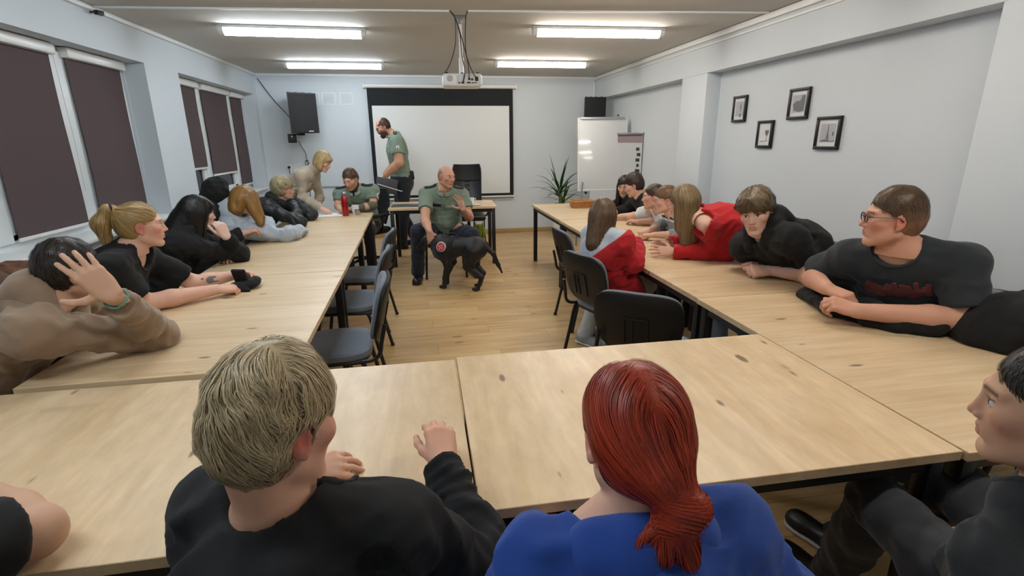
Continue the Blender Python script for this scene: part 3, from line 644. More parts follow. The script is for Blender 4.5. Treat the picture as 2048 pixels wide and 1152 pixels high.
# primitives: dict(t, ..., k=blend, op='u'|'s'|'i')
def cone(a, b, ra, rb, k=.02, op='u', n=None, q=1.): return dict(t='c', a=np.asarray(a, float), b=np.asarray(b, float), ra=ra, rb=rb, k=k, op=op, n=n, q=q)
def ell(c, r, R=None, k=.02, op='u'): return dict(t='e', c=np.asarray(c, float), r=np.asarray(r, float)*np.ones(3), R=np.eye(3) if R is None else np.asarray(R, float), k=k, op=op)
def slab(c, h, R=None, rd=.004, k=.004, op='u'): return dict(t='b', c=np.asarray(c, float), r=np.asarray(h, float), R=np.eye(3) if R is None else np.asarray(R, float), rd=rd, k=k, op=op)
def half(p, n, k=.003): return dict(t='h', c=np.asarray(p, float), n=nrm(n), k=k, op='s')      # removes what lies on the +n side
def bounds(pr, infl=0.):
    lo = np.full(3, 1e9); hi = -lo
    for p in pr:
        if p['op'] != 'u': continue
        if p['t'] == 'c':
            r = max(p['ra'], p['rb']); a = np.minimum(p['a'], p['b'])-r; b = np.maximum(p['a'], p['b'])+r
        else:
            e = np.abs(p['R']).T @ p['r']+p.get('rd', 0); a = p['c']-e; b = p['c']+e
        lo = np.minimum(lo, a); hi = np.maximum(hi, b)
    return lo-infl, hi+infl
def sdist(p, X, Y, Z):
    if p['t'] == 'c':
        a, b = p['a'], p['b']; px, py, pz = X-a[0], Y-a[1], Z-a[2]; ba = b-a
        if p['n'] is not None:
            n = p['n']; s = (px*n[0]+py*n[1]+pz*n[2])*(1/p['q']-1); px, py, pz = px+n[0]*s, py+n[1]*s, pz+n[2]*s
            ba = ba+n*(ba@n)*(1/p['q']-1)
        L = ba@ba+1e-12; t = np.clip((px*ba[0]+py*ba[1]+pz*ba[2])/L, 0, 1)
        d = np.sqrt((px-ba[0]*t)**2+(py-ba[1]*t)**2+(pz-ba[2]*t)**2)-(p['ra']+(p['rb']-p['ra'])*t)
        return d*(p['q'] if p['n'] is not None and p['q'] < 1 else 1.)
    x, y, z = X-p['c'][0], Y-p['c'][1], Z-p['c'][2]
    if p['t'] == 'h': return -(x*p['n'][0]+y*p['n'][1]+z*p['n'][2])
    R = p['R']; u = x*R[0, 0]+y*R[0, 1]+z*R[0, 2]; v = x*R[1, 0]+y*R[1, 1]+z*R[1, 2]; w = x*R[2, 0]+y*R[2, 1]+z*R[2, 2]; r = p['r']
    if p['t'] == 'e':
        k0 = np.sqrt((u/r[0])**2+(v/r[1])**2+(w/r[2])**2); k1 = np.sqrt((u/r[0]**2)**2+(v/r[1]**2)**2+(w/r[2]**2)**2)+1e-9
        return k0*(k0-1)/k1
    qx, qy, qz = np.abs(u)-r[0], np.abs(v)-r[1], np.abs(w)-r[2]
    return np.sqrt(np.maximum(qx, 0)**2+np.maximum(qy, 0)**2+np.maximum(qz, 0)**2)+np.minimum(np.maximum(qx, np.maximum(qy, qz)), 0)-p['rd']
class Field:
    def __init__(s, lo, hi, h):
        s.lo = np.asarray(lo, float); s.h = h; n = np.maximum(4, np.ceil((np.asarray(hi)-s.lo)/h).astype(int)+1); s.n = n
        s.ax = [(s.lo[i]+h*np.arange(n[i])).astype(np.float32) for i in range(3)]; s.F = np.full(n, .15, np.float32)
    def add(s, prims, infl=0.):
        for p in prims:
            k = max(p['k'], 1e-4) if p['op'] == 'u' else max(p['k'], s.h*.9)
            if p['t'] == 'h': sl = [slice(None)]*3
            else:
                lo, hi = bounds([dict(p, op='u')], abs(infl)+k+3*s.h)
                i0 = np.clip(np.floor((lo-s.lo)/s.h).astype(int), 0, s.n); i1 = np.clip(np.ceil((hi-s.lo)/s.h).astype(int)+1, 0, s.n)
                if np.any(i1-i0 < 1): continue
                sl = [slice(i0[i], i1[i]) for i in range(3)]
            X = s.ax[0][sl[0]][:, None, None]; Y = s.ax[1][sl[1]][None, :, None]; Z = s.ax[2][sl[2]][None, None, :]
            d = sdist(p, X, Y, Z).astype(np.float32); F = s.F[tuple(sl)]
            if p['op'] == 'u':
                d = d-infl*p.get('inf', 1.); hh = np.maximum(k-np.abs(F-d), 0)/k; s.F[tuple(sl)] = np.minimum(F, d)-hh*hh*k*.25
            else:
                d = -d; hh = np.maximum(k-np.abs(F-d), 0)/k; s.F[tuple(sl)] = np.maximum(F, d)+hh*hh*k*.25
        return s
    def pts(s): return np.stack(np.meshgrid(*s.ax, indexing='ij'), -1)
    def rough(s, amp, scale, seed, band=.03, octv=2, warp=None):
        m = np.abs(s.F) < band; idx = np.nonzero(m)
        P = np.stack([s.ax[i][idx[i]] for i in range(3)], -1)
        if warp is not None: P = P @ warp.T
        s.F[idx] += (amp*vnoise(P, scale, seed, octv)).astype(np.float32); return s
    def folds(s, amp, scale, seed, band=.045):
        """drapery: soft ridges from warped noise"""
        idx = np.nonzero(np.abs(s.F) < band); P = np.stack([s.ax[i][idx[i]] for i in range(3)], -1)
        Q = P+.05*np.stack([vnoise(P, 5, seed+3, 1), vnoise(P, 5, seed+4, 1), vnoise(P, 5, seed+5, 1)], -1)
        a = vnoise(Q*np.array([1, 1, .55]), scale, seed, 1); b = vnoise(Q*np.array([.6, 1, 1]), scale*1.9, seed+1, 1)
        s.F[idx] += (amp*((1-np.abs(a)*2.4)*-.55+.25+.45*(np.abs(b)*2-.5))).astype(np.float32); return s
    def crease(s, c, axis, rad, amp, lam, seed):
        i0 = np.clip(np.floor((c-2*rad-s.lo)/s.h).astype(int), 0, s.n); i1 = np.clip(np.ceil((c+2*rad-s.lo)/s.h).astype(int), 0, s.n)
        if np.any(i1-i0 < 2): return s
        sl = tuple(slice(i0[i], i1[i]) for i in range(3)); F = s.F[sl]; idx = np.nonzero(np.abs(F) < .04)
        P = np.stack([s.ax[i][sl[i]][idx[i]] for i in range(3)], -1)-c; d = np.linalg.norm(P, axis=1)
        t = P @ nrm(axis)+.022*vnoise(P+c, 16, seed, 2); w = np.exp(-(d/rad)**2)*(.6+.8*np.clip(vnoise(P+c, 12, seed+2, 1)+.4, 0, 1))
        F[idx] += (amp*w*(np.abs(np.sin(pi*t/lam))-.62)).astype(np.float32); return s
    def sample(s, P):
        Q = np.clip((P-s.lo)/s.h, 0, s.n-1.001); I = Q.astype(int); f = Q-I; o = 0
        for a in (0, 1):
            for b in (0, 1):
                for c in (0, 1):
                    o = o+s.F[I[:, 0]+a, I[:, 1]+b, I[:, 2]+c]*(f[:, 0] if a else 1-f[:, 0])*(f[:, 1] if b else 1-f[:, 1])*(f[:, 2] if c else 1-f[:, 2])
        return o
    def grad(s, P):
        e = s.h; g = np.stack([s.sample(P+e*d)-s.sample(P-e*d) for d in np.eye(3)], -1); return g/(np.linalg.norm(g, axis=1, keepdims=True)+1e-9)
    def surface(s, drop=None):
        """surface nets: vertices (n,3), quads (m,4). drop: list of (lo,hi) boxes left out"""
        F = s.F; S = F < 0; n = s.n
        c = np.zeros(n-1, np.int8)
        for a in (0, 1):
            for b in (0, 1):
                for d in (0, 1): c += S[a:n[0]-1+a, b:n[1]-1+b, d:n[2]-1+d]
        act = (c > 0) & (c < 8)
        if drop:
            X, Y, Z = [s.ax[i][:-1]+s.h/2 for i in range(3)]
            for lo, hi in drop:
                act &= ~(((X > lo[0]) & (X < hi[0]))[:, None, None] & ((Y > lo[1]) & (Y < hi[1]))[None, :, None] & ((Z > lo[2]) & (Z < hi[2]))[None, None, :])
        ci = np.nonzero(act); N = len(ci[0]); idx = np.full(act.shape, -1, np.int64); idx[ci] = np.arange(N)
        acc = np.zeros((N, 3)); cnt = np.zeros(N); C = np.array([(a, b, d) for a in (0, 1) for b in (0, 1) for d in (0, 1)])
        vals = [F[ci[0]+a, ci[1]+b, ci[2]+d] for a, b, d in C]
        for i in range(8):
            for j in range(i+1, 8):
                df = C[j]-C[i]
                if np.abs(df).sum() != 1: continue
                vi, vj = vals[i], vals[j]; m = (vi < 0) != (vj < 0); t = np.where(m, vi/(vi-vj+1e-20), 0)
                acc += m[:, None]*(C[i]+t[:, None]*df); cnt += m
        V = s.lo+s.h*(np.stack(ci, -1)+acc/np.maximum(cnt, 1)[:, None])
        quads = []
        for ax in range(3):
            u, v = (ax+1) % 3, (ax+2) % 3
            sl0 = [slice(1, -1)]*3; sl0[ax] = slice(0, n[ax]-1); sl1 = list(sl0); sl1[ax] = slice(1, n[ax])
            a = S[tuple(sl0)]; b = S[tuple(sl1)]; ch = np.nonzero(a != b)
            if not len(ch[0]): continue
            base = [ch[0].copy(), ch[1].copy(), ch[2].copy()]; base[u] += 1; base[v] += 1
            def cell(du, dv):
                q = [base[0].copy(), base[1].copy(), base[2].copy()]; q[u] -= du; q[v] -= dv; return idx[q[0], q[1], q[2]]
            q = np.stack([cell(1, 1), cell(0, 1), cell(0, 0), cell(1, 0)], -1); flip = ~a[ch]; q[flip] = q[flip][:, ::-1]
            quads.append(q[(q >= 0).all(1)])
        Q = np.concatenate(quads) if quads else np.zeros((0, 4), int)
        return V, Q
def mesh_np(name, V, Q, colors=None):
    me = bpy.data.meshes.new(name); V = np.ascontiguousarray(V, np.float32); k = Q.shape[1]
    me.vertices.add(len(V)); me.vertices.foreach_set('co', V.ravel()); me.loops.add(Q.size); me.loops.foreach_set('vertex_index', Q.astype(np.int32).ravel())
    me.polygons.add(len(Q)); me.polygons.foreach_set('loop_start', np.arange(0, Q.size, k, dtype=np.int32))
    me.update(calc_edges=True); me.validate()
    if colors is not None:
        a = me.color_attributes.new('Col', 'FLOAT_COLOR', 'POINT'); c = np.ones((len(V), 4), np.float32); c[:, :3] = colors; a.data.foreach_set('color', c.ravel())
    return me
def skin_obj(name, V, Q, m, parent, colors=None):
    off = np.array(parent.location)+(np.array(parent.parent.location) if parent.parent else 0)
    me = mesh_np(name, V-off, Q, colors); return mkobj(name, me, m, parent, True, 0)
def shape(name, prims, h, m, parent, infl=0., folds=(), colorfn=None, post=()):
    """one skin from a list of primitives"""
    lo, hi = bounds(prims, infl+.02+2*h); f = Field(lo, hi, h).add(prims, infl)
    for a in folds: f.rough(*a)
    if post: f.add(post)
    V, Q = f.surface()
    return skin_obj(name, V, Q, m, parent, colorfn(V) if colorfn else None)
# ------------------------------------------------------------------ head
def frame(look, roll=0., up=(0, 0, 1)):
    """rows: right, forward, up"""
    f = nrm(look); r = np.cross(f, up); r = nrm(r); u = np.cross(r, f)
    c, s = cos(roll), sin(roll); return np.stack([c*r+s*u, f, -s*r+c*u])
def head_prims(H, R, s=1., jaw=1., nose=1., fem=False, beard=0.):
    def P(x, y, z): return H+s*(R.T @ np.array([x, y, z]))
    def E(x, y, z, rx, ry, rz, k=.02, op='u', rot=None): return ell(P(x, y, z), s*np.array([rx, ry, rz]), R if rot is None else rot @ R, s*k, op)
    L = [E(0, -.014, .034, .074, .094, .084), E(0, .020, -.012, .066, .072, .088, .03), E(0, .036, -.055, .048*jaw, .050, .055, .03)]
    for q in (-1, 1):
        L += [cone(P(q*.050*jaw, .000, -.058), P(q*.020*jaw, .068, -.098), .018*s, .015*s, .022*s),
              E(q*.044, .058, -.014, .023, .024, .022, .02), cone(P(q*.010, .086, .026), P(q*.046, .070, .028), .010*s, .008*s, .014*s)]
    L += [E(0, .074, -.098, .021*jaw, .017, .017, .02), E(0, .074, -.058, .028, .020, .024, .016)]
    for q in (-1, 1): L.append(E(q*.031, .096, .006, .017, .016, .012, .010, 's'))
    L += [cone(P(0, .086, .018), P(0, .1035*nose, -.022), .0075*s, .0095*s, .010*s), E(0, .106*nose, -.0275, .0105, .011, .009, .006)]
    for q in (-1, 1):
        L += [E(q*.0125, .095, -.031, .008, .010, .0075, .005), E(q*.031, .0765, .006, .0125, .0125, .0125, .002),
              cone(P(q*.018, .0875, .0125), P(q*.045, .078, .0115), .0035*s, .003*s, .003*s)]
    L += [E(0, .0915, -.0545, .020, .0070, .0050, .004), E(0, .0905, -.066, .018, .0072, .0056, .004), E(0, .1005, -.0602, .024, .006, .0014, .002, 's'), E(0, .088, -.079, .022, .006, .005, .008, 's')]
    for q in (-1, 1):     # ears
        a = radians(18)*q; rot = np.array([[cos(a), -sin(a), 0], [sin(a), cos(a), 0], [0, 0, 1]])
        L += [E(q*.0765, -.012, -.004, .0075, .019, .031, .006, 'u', rot), E(q*.0845, -.008, .0, .006, .0105, .019, .004, 's', rot), E(q*.0765, -.004, -.03, .0065, .009, .010, .005, 'u', rot)]
    return L
def face_colors(V, H, R, s, skin, lips, brow, iris, blush=.25, stubble=0., eyes_closed=False, browless=False):
    L = (V-H) @ R.T/s; x, y, z = L[:, 0], L[:, 1], L[:, 2]; ax = np.abs(x)
    c = np.tile(np.array(lin(skin)), (len(V), 1)); red = np.array(lin('#c9655a'))
    def mix(col, w):
        nonlocal c
        w = np.clip(w, 0, 1)[:, None]; c = c*(1-w)+np.array(lin(col) if isinstance(col, str) else col)*w
    near = (np.abs(z) < .16) & (np.linalg.norm(L, axis=1) < .17)
    def blob(cx_, cy_, cz_, r): return np.exp(-(((ax-cx_)**2+(y-cy_)**2+(z-cz_)**2)/r**2))*near
    mix(red, blush*1.1*blob(.045, .062, -.025, .026)+blush*blob(0, .105, -.027, .016)+blush*1.5*blob(.078, -.01, -.004, .028))
    if stubble:
        w = stubble*np.clip((-.030-z)/.02, 0, 1)*np.clip((y+.012)/.03, 0, 1)*near*(z > -.125); w = np.where((np.abs(z+.06) < .016) & (ax < .022) & (y > .08), w*.2, w); mix(brow, w)
    mix(lips, .6*((np.abs(z+.060) < .0105) & (ax < .0225-.5*np.abs(z+.06)) & (y > .080) & near))
    if not browless: mix(brow, .85*np.exp(-((z-.0275-.10*(.03-ax)*(ax > .03))/.0042)**2)*((ax > .012) & (ax < .050) & (y > .055) & near))
    ex = ax-.031; r2 = ex**2+(z-.006)**2; eye = (r2 < .0125**2) & (y > .074) & (np.abs(z-.0055) < .0062) & near
    if not eyes_closed:
        mix('#d9d4cf', .95*eye); mix(iris, eye & (r2 < .0066**2)); mix('#0d0b0b', eye & (r2 < .003**2)); mix('#2a1d18', .75*((np.abs(z-.0125) < .0022) & (ax > .018) & (ax < .046) & (y > .07) & near))
    else: mix('#5a3a30', .7*((np.abs(z-.002) < .002) & (ax > .018) & (ax < .046) & (y > .07) & near))
    mix('#6b2f2a', .8*((ax > .006) & (ax < .0125) & (z < -.0345) & (z > -.039) & (y > .09) & near))
    return c
# ------------------------------------------------------------------ hands
HP = {'relaxed': ((22, 28, 18), 6, 15), 'flat': ((4, 6, 4), 7, 30), 'splay': ((6, 10, 8), 14, 45), 'fist': ((70, 85, 55), 1, 5), 'curl': ((42, 50, 30), 3, 12), 'point': ((14, 18, 10), 5, 20), 'claw': ((26, 38, 24), 11, 30), 'cup': ((30, 20, 15), 4, 18)}
def hand_prims(Wr, d, back, right, pose='relaxed', s=1.):
    d = nrm(d); back = nrm(back-d*(np.dot(back, d))); t = np.cross(back, d)*(1 if right else -1); curl, sp, tho = HP[pose] if isinstance(pose, str) else pose
    L = []; kp = []
    for i, (off, fw, ln, r) in enumerate(((.028, .086, .070, .0092), (.0095, .091, .079, .0095), (-.0095, .088, .073, .0090), (-.027, .080, .057, .0080))):
        K = Wr+s*(d*fw+t*off+back*(.004-.12*off*off/.03)); L.append(cone(Wr+s*(d*.008+t*off*.55), K, .0155*s, .0115*s, .012*s))
        a = radians(sp)*(off/.028); fd = nrm(d*cos(a)+t*sin(a)); c = 0; p = K; rr = r*s
        for j, (q, lf) in enumerate(zip(curl, (.46, .30, .24))):
            c += radians(q*(1+.08*i)); v = nrm(fd*cos(c)-back*sin(c)); e = p+v*ln*lf*s; L.append(cone(p, e, rr, rr*.91, (.008 if j == 0 else .003)*s)); p = e; rr *= .91
    b = Wr+s*(d*.022+t*.022-back*.006); v = nrm(d*cos(radians(tho+20))+t*sin(radians(tho+20))*1.0-back*.35); p = b
    for ln, r0, r1 in ((.040, .0150, .0120), (.032, .0112, .0100), (.026, .0098, .0078)):
        e = p+v*ln*s; L.append(cone(p, e, r0*s, r1*s, .006*s)); p = e; v = nrm(v+d*.28-t*.18-back*.05)
    L.append(ell(Wr+s*(d*.045-back*.004), np.array([.036, .042, .014])*s, np.stack([t, d, back]), .012*s))
    return L
# ------------------------------------------------------------------ hair
def strands(f, roots, flow, steps, step, lift, width, rng, grav=0., stick=.85, col=('#6a4a2a', .2), taper=True, curl=0.):
    """ribbons combed over the surface of a hair volume"""
    P = roots.copy(); n = len(P); path = [P.copy()]; lf = lift*rng.uniform(.2, 1., n)[:, None]; D = None; jit = rng.normal(0, .35, (n, 3))
    for k in range(steps):
        g = f.grad(P); d = flow(P, k/steps); d = nrm2(d)+(curl*(np.stack([vnoise(P, 28, 91+i, 2) for i in range(3)], -1)*2.2+jit) if curl else 0)
        d = d-g*np.sum(d*g, 1, keepdims=True)*stick; d /= (np.linalg.norm(d, axis=1, keepdims=True)+1e-9)
        D = d if D is None else nrm2(.5*D+.5*d); P = P+D*step; sd = f.sample(P)[:, None]; P = P-f.grad(P)*(sd-lf)*np.clip(stick, 0, 1); path.append(P.copy())
    path = np.stack(path, 1); m = steps+1; g = f.grad(path.reshape(-1, 3)).reshape(n, m, 3); tn = np.gradient(path, axis=1); sd = np.cross(tn, g); sd /= (np.linalg.norm(sd, axis=2, keepdims=True)+1e-9)
    w = .78*width*rng.uniform(.6, 1.3, (n, 1, 1)); tt = np.linspace(0, 1, m)[None, :, None]; w = w*(np.minimum(1, .45+2*tt)*(1-.85*tt**2.5) if taper else 1.)
    A = path-sd*w+g*.0005; B = path+sd*w+g*.0005; V = np.stack([A, B], 2).reshape(-1, 3)
    b = (np.arange(n)[:, None]*m+np.arange(m-1)[None, :])*2; Q = np.stack([b, b+1, b+3, b+2], -1).reshape(-1, 4)
    base = np.array(lin(col[0])); c = base*(1+col[1]*rng.uniform(-1, 1, (n, 1, 1)))*(1+.12*np.linspace(-1, 1, m)[None, :, None])
    c = np.repeat(np.broadcast_to(c, (n, m, 3))[:, :, None, :], 2, 2).reshape(-1, 3)
    return V, Q, np.clip(c, .001, 1)
def nrm2(a): return a/(np.linalg.norm(a, axis=-1, keepdims=True)+1e-9)
HAIRM = None
def hair_mat():
    global HAIRM
    if HAIRM: return HAIRM
    HAIRM = mat('hair strands', '#806040', .42, attr='Col', spec=.45, bump=.2, bscale=300); return HAIRM
def hair(parent, H, R, s, style, col, var=.22, h=.006, n=700, seed=3, prims=None, cut=None, name='hair', root_test=None, flow=None, steps=7, step=.014, width=.003, lift=.004, stick=.9, curl=.15, top=.016, side=.010, amp=.004, hairline=.062, nape=-.075, sideburn=True, hscale=.945, fade=None):
    s = s*hscale
    def P(x, y, z): return H+s*(R.T @ np.array([x, y, z]))
    def E(x, y, z, rx, ry, rz, k=.02, op='u'): return ell(P(x, y, z), s*np.array([rx, ry, rz]), R, s*k, op)
    rng = np.random.default_rng(seed)
    L = [E(0, -.014, .034+top*.4, .074+side, .094+side*.9, .084+top*.75), E(0, -.040, -.005, .070+side*.6, .066+side*.7, .080, .03)]
    S = [E(0, .085, hairline-.115, .058, .080, .105, .010, 's'), E(0, .060, hairline-.13, .082, .062, .085, .012, 's')]
    if sideburn:
        for q in (-1, 1): S += [E(q*.085, -.006, -.012, .03, .026, .036, .006, 's'), E(q*.085, .045, -.03, .04, .045, .055, .01, 's')]
    S += [half(P(0, -.06, nape), -R[2]*1.0+R[1]*.35)] if nape is not None else []
    A = L+(prims(P, E) if prims else []); C = S+(cut(P, E) if cut else [])
    lo, hi = bounds(A, .03); f = Field(lo, hi, h).add(L+S)
    if prims or cut: f = Field(lo, hi, h).add(L+S).add([p for p in A[len(L):]]).add(C[len(S):])
    f.rough(amp, 34/s, seed, .03, 2)
    V, Q = f.surface(); base = np.array(lin(col)); cc = np.tile(base*.8, (len(V), 1))
    if n:
        cand = np.arange(len(V)) if not fade else np.nonzero(((V-H) @ R.T/s)[:, 2] > fade[1]-.06)[0]; idx = rng.choice(cand, min(n, len(V)*2), replace=True)
        rts = V[idx]+rng.normal(0, h*.4, (len(idx), 3)); l = (rts-H) @ R.T/s
        fl_ = flow or (lambda p, t: default_flow(p, t, H, R, s))
        V2, Q2, c2 = strands(f, rts, lambda p, t: fl_(p, t), steps, step*s, lift, width*s, rng, stick=stick, col=(col, var), curl=curl)
        Q2 = Q2+len(V); V = np.concatenate([V, V2]); Q = np.concatenate([Q, Q2]); cc = np.concatenate([cc, c2])
    if fade:
        l = (V-H) @ R.T/s; w = np.clip((fade[1]-l[:, 2]-.25*l[:, 1])/.07, 0, 1)[:, None]*fade[2]; cc = cc*(1-w)+np.array(lin(fade[0]))*w
    o = skin_obj(name, V, Q, hair_mat(), parent, cc); return o
def default_flow(p, t, H, R, s):
    """from the crown forwards on top and down the sides and back"""
    l = (p-H) @ R.T; d = np.stack([l[:, 0]*2.0, np.where(l[:, 1] > -.03*s, 1.0, -.6)*.08*s*np.clip((l[:, 2]-.02*s)/(.06*s), 0, 1), -.10*s*np.clip(1.25-l[:, 2]/(.12*s), .1, 2)], -1); return d @ R
def flow_down(p, t, H, R, s):
    l = (p-H) @ R.T; d = np.stack([l[:, 0]*.8, l[:, 1]*.5, np.full(len(p), -.12*s)], -1) @ R
    w = np.clip((.05*s-l[:, 2])/(.1*s), 0, 1)[:, None]; return d*(1-w)+np.array([0, 0, -.15*s])*w
# ------------------------------------------------------------------ person
SKIN = mat('skin', '#d8a88c', .55, attr='Col', spec=.3, bump=.08, bscale=250, sss=.08)
def fabric(name, col, rough=.9, bump=.45, bscale=420, var=.05, vscale=25, sheen=.12): return mat(name, col, rough, bump=bump, bscale=bscale, var=var, vscale=vscale, sheen=sheen)
def person(name, label, head, look, pelvis, facing, roll=0., s=1., girth=1., sw=.172, fem=False, neck=None, arms=None, legs='sit', top=None, bottom=None, shoes=None,
           skin='#d9a88c', lips='#b8675c', brow='#5a4030', iris='#4a5a60', blush=.25, stubble=0., eyes_closed=False, hh=.005, hb=.02, hc=.008, jaw=1., nose=1., slouch=.03, hood=False, seed=1, belly=0., bust=0., loc=None, cat='person', shoulder_drop=.0, shfw=(0, 0), knees=None, feet=None, collar=None, handh=None, twist=0.):
    skin = tuple(.72*x+.28*y for x, y in zip([int(skin[i:i+2], 16)/255 for i in (1, 3, 5)], (.85, .74, .69)))
    H = np.asarray(head, float); R = frame(look, roll); pel = np.asarray(pelvis, float); fw = nrm(np.array([facing[0], facing[1], 0.])); rt0 = np.cross(fw, [0, 0, 1])
    root = empty(name, (pel[0], pel[1], 0) if loc is None else loc, 0, label, cat)
    HB = H-s*(.070*R[2]+.030*R[1])
    Nb = np.asarray(neck, float) if neck is not None else HB+nrm(pel+.05*fw-HB)*.075*s
    up = nrm(Nb-pel); lat = nrm(np.cross(fw, up)); ff = np.cross(up, lat)
    if twist: c, q = cos(twist), sin(twist); lat = nrm(lat*c+ff*q); ff = np.cross(up, lat)
    tl = np.linalg.norm(Nb-pel); waist = pel+(Nb-pel)*.33-ff*slouch; chest = pel+(Nb-pel)*.68-ff*slouch*1.2; uc = Nb-up*.07*s-ff*.005
    g = girth; SH = {}
    for q, nm in ((1, 'R'), (-1, 'L')): SH[nm] = Nb-up*(.062*s+shoulder_drop)+q*lat*sw*s+ff*(shfw[0] if q > 0 else shfw[1])
    ex = dict(n=ff, q=.70)
    def T(w=1.): return [cone(pel, waist, .160*s*g, .140*s*g, .05, **ex), cone(waist, chest, .140*s*g, .158*s*g, .05, **ex), cone(chest, uc, .158*s*g, .112*s, .05, **ex)]
    torso = T()+[cone(uc, SH[k], .066*s, .060*s, .05) for k in 'RL']+[cone(Nb+up*.02, SH[k]+up*.005, .046*s, .040*s, .05) for k in 'RL']
    if belly: torso.append(ell(waist+ff*.05*s-up*.03, (.135*s*g, .10*s+belly, .14*s), np.stack([lat, ff, up]), .05))
    if bust: torso += [ell(chest+ff*.075*s+q*lat*.07*s-up*.02, (.062*s, .055*s*bust, .062*s), np.stack([lat, ff, up]), .045) for q in (-1, 1)]
    neckp = [cone(Nb-up*.03, HB+.02*s*R[2], .056*s*(.9 if fem else 1.), .053*s*(.88 if fem else 1.), .03)]
    hs_ = s*.945; hp = head_prims(H, R, hs_, jaw, nose, fem)
    arm = {}; hand = []; hboxes = []; info = []
    for k in 'RL':
        a = (arms or {}).get(k)
        if a is None: a = dict(w=SH[k]-up*.50*s+ff*.12, e=SH[k]-up*.28*s-ff*.03)
        Wp = np.asarray(a['w'], float); S = SH[k]
        if 'e' in a: E = np.asarray(a['e'], float)
        else:
            l1, l2 = .285*s, .255*s; v = Wp-S; D = np.linalg.norm(v)
            if D > .985*(l1+l2): sc = D/(.985*(l1+l2)); l1 *= sc; l2 *= sc; info.append('%s stretch %.2f' % (k, sc))
            x = (l1*l1-l2*l2+D*D)/(2*D); y = math.sqrt(max(0, l1*l1-x*x)); n = nrm(v); po = np.asarray(a.get('pole', (0, 0, -1)), float); po = nrm(po-n*(po@n)); E = S+n*x+po*y
        arm[k] = (S, E, Wp); th = a.get('th', 1.)
        info.append('%s %.2f %.2f' % (k, np.linalg.norm(E-S), np.linalg.norm(Wp-E)))
        A = [cone(S, E, .050*s*g**.5*th, .040*s*g**.5*th, .03), cone(E, E+(Wp-E)*.35, .041*s*th, .041*s*th, .02), cone(E+(Wp-E)*.35, Wp, .041*s*th, .0265*s*th, .02)]
        d = a.get('dir', Wp-E); bk_ = np.asarray(a.get('back', (0, 0, 1)), float)
        Hn = hand_prims(Wp, np.asarray(d, float), bk_, k == 'R', a.get('pose', 'relaxed'), s*a.get('hs', 1.)); arm[k+'p'] = A; arm[k+'h'] = Hn
    # legs
    hips = [pel+q*rt0*.085*s-np.array([0, 0, .02]) for q in (1, -1)]
    if legs == 'sit':
        kn = knees or [h+fw*.40*s+q*rt0*.05 + np.array([0, 0, -.02]) for h, q in zip(hips, (1, -1))]
        ft = feet or [np.array([k[0], k[1], .09])-fw*.02 for k in kn]
    else: kn = knees; ft = feet
    kn = [np.asarray(k, float) for k in kn]; ft = [np.asarray(k, float) for k in ft]
    LP = []
    for h_, k_, f_ in zip(hips, kn, ft): LP += [cone(h_, k_, .086*s*g**.5, .058*s, .04), cone(k_, f_, .056*s, .038*s, .03)]
    # body skin: head and hands fine, the rest coarser, all from one field
    allp = torso+neckp+hp+[p for k in 'RL' for p in arm[k+'p']+arm[k+'h']]+LP
    headb = (H-s*np.array([.14, .14, .145]), H+s*np.array([.14, .14, .16])); parts = []; drops = []
    fh = Field(headb[0], headb[1], hh).add(torso+neckp+hp[:3]+hp[3:]); V, Q = fh.surface(); parts.append((V, Q)); drops.append((headb[0]+.012, headb[1]-.012))
    hhh = handh or max(hh, .0045)
    for k in 'RL':
        if (arms or {}).get(k, {}).get('hide'): continue
        lo, hi = bounds(arm[k+'h'], .012); f2 = Field(lo, hi, hhh).add(arm[k+'p']+arm[k+'h']); V, Q = f2.surface(); parts.append((V, Q)); drops.append((lo+.012, hi-.012))
    lo, hi = bounds(allp, .02); lng = (top or {}).get('sleeve', 'long') == 'long' and top is not None
    lo, hi = bounds(torso+LP+neckp, .02); fb = Field(lo, hi, .026).add(torso+LP, -.013).add(neckp); parts.append(fb.surface([(a+.036, b-.036) for a, b in drops]))
    for k in 'RL':
        lo, hi = bounds(arm[k+'p'], .02); fa = Field(lo, hi, .018 if lng else max(.0085, hh*1.6)).add(arm[k+'p'], -.008 if lng else 0.); parts.append(fa.surface([(a+.016, b-.016) for a, b in drops]))
    off = 0; VV = []; QQ = []
    for V, Q in parts: VV.append(V); QQ.append(Q+off); off += len(V)
    VV = np.concatenate(VV); QQ = np.concatenate(QQ)
    cols = face_colors(VV, H, R, hs_, skin, lips, brow, iris, blush, stubble, eyes_closed)
    # knuckles and fingers a little redder
    for k in 'RL':
        Wp = arm[k][2]; dd = np.linalg.norm(VV-(Wp+nrm(Wp-arm[k][1])*.11*s), axis=1); w = np.clip(1-dd/.09, 0, 1)[:, None]*.18; cols = cols*(1-w)+np.array(lin('#c46f5e'))*w
    skin_obj('body', VV, QQ, SKIN, root, cols)
    ctx = dict(root=root, H=H, R=R, s=s, hs=hs_, Nb=Nb, HB=HB, up=up, lat=lat, ff=ff, fw=fw, rt=rt0, pel=pel, waist=waist, chest=chest, SH=SH, arm=arm, torso=torso, legp=LP, kn=kn, ft=ft, neckp=neckp, seed=seed, hc=hc, g=g, info=info, uc=uc, hips=hips)
    if top: garment(ctx, **top)
    if bottom: trousers(ctx, **bottom)
    if shoes: footwear(ctx, shoes)
    def _px(p): q = CR @ (np.asarray(p)-V3(0, 0, CAM_H)); return '(%d,%d)' % (1024+CAM_F*q[0]/q[2], 576+CAM_F*q[1]/q[2])
    info.append('Nb%s SR%s SL%s pel%s' % (_px(Nb), _px(SH['R']), _px(SH['L']), _px(pel)))
    print('PERSON', label[:40], 'spine %.2f' % tl, '; '.join(info))
    return ctx
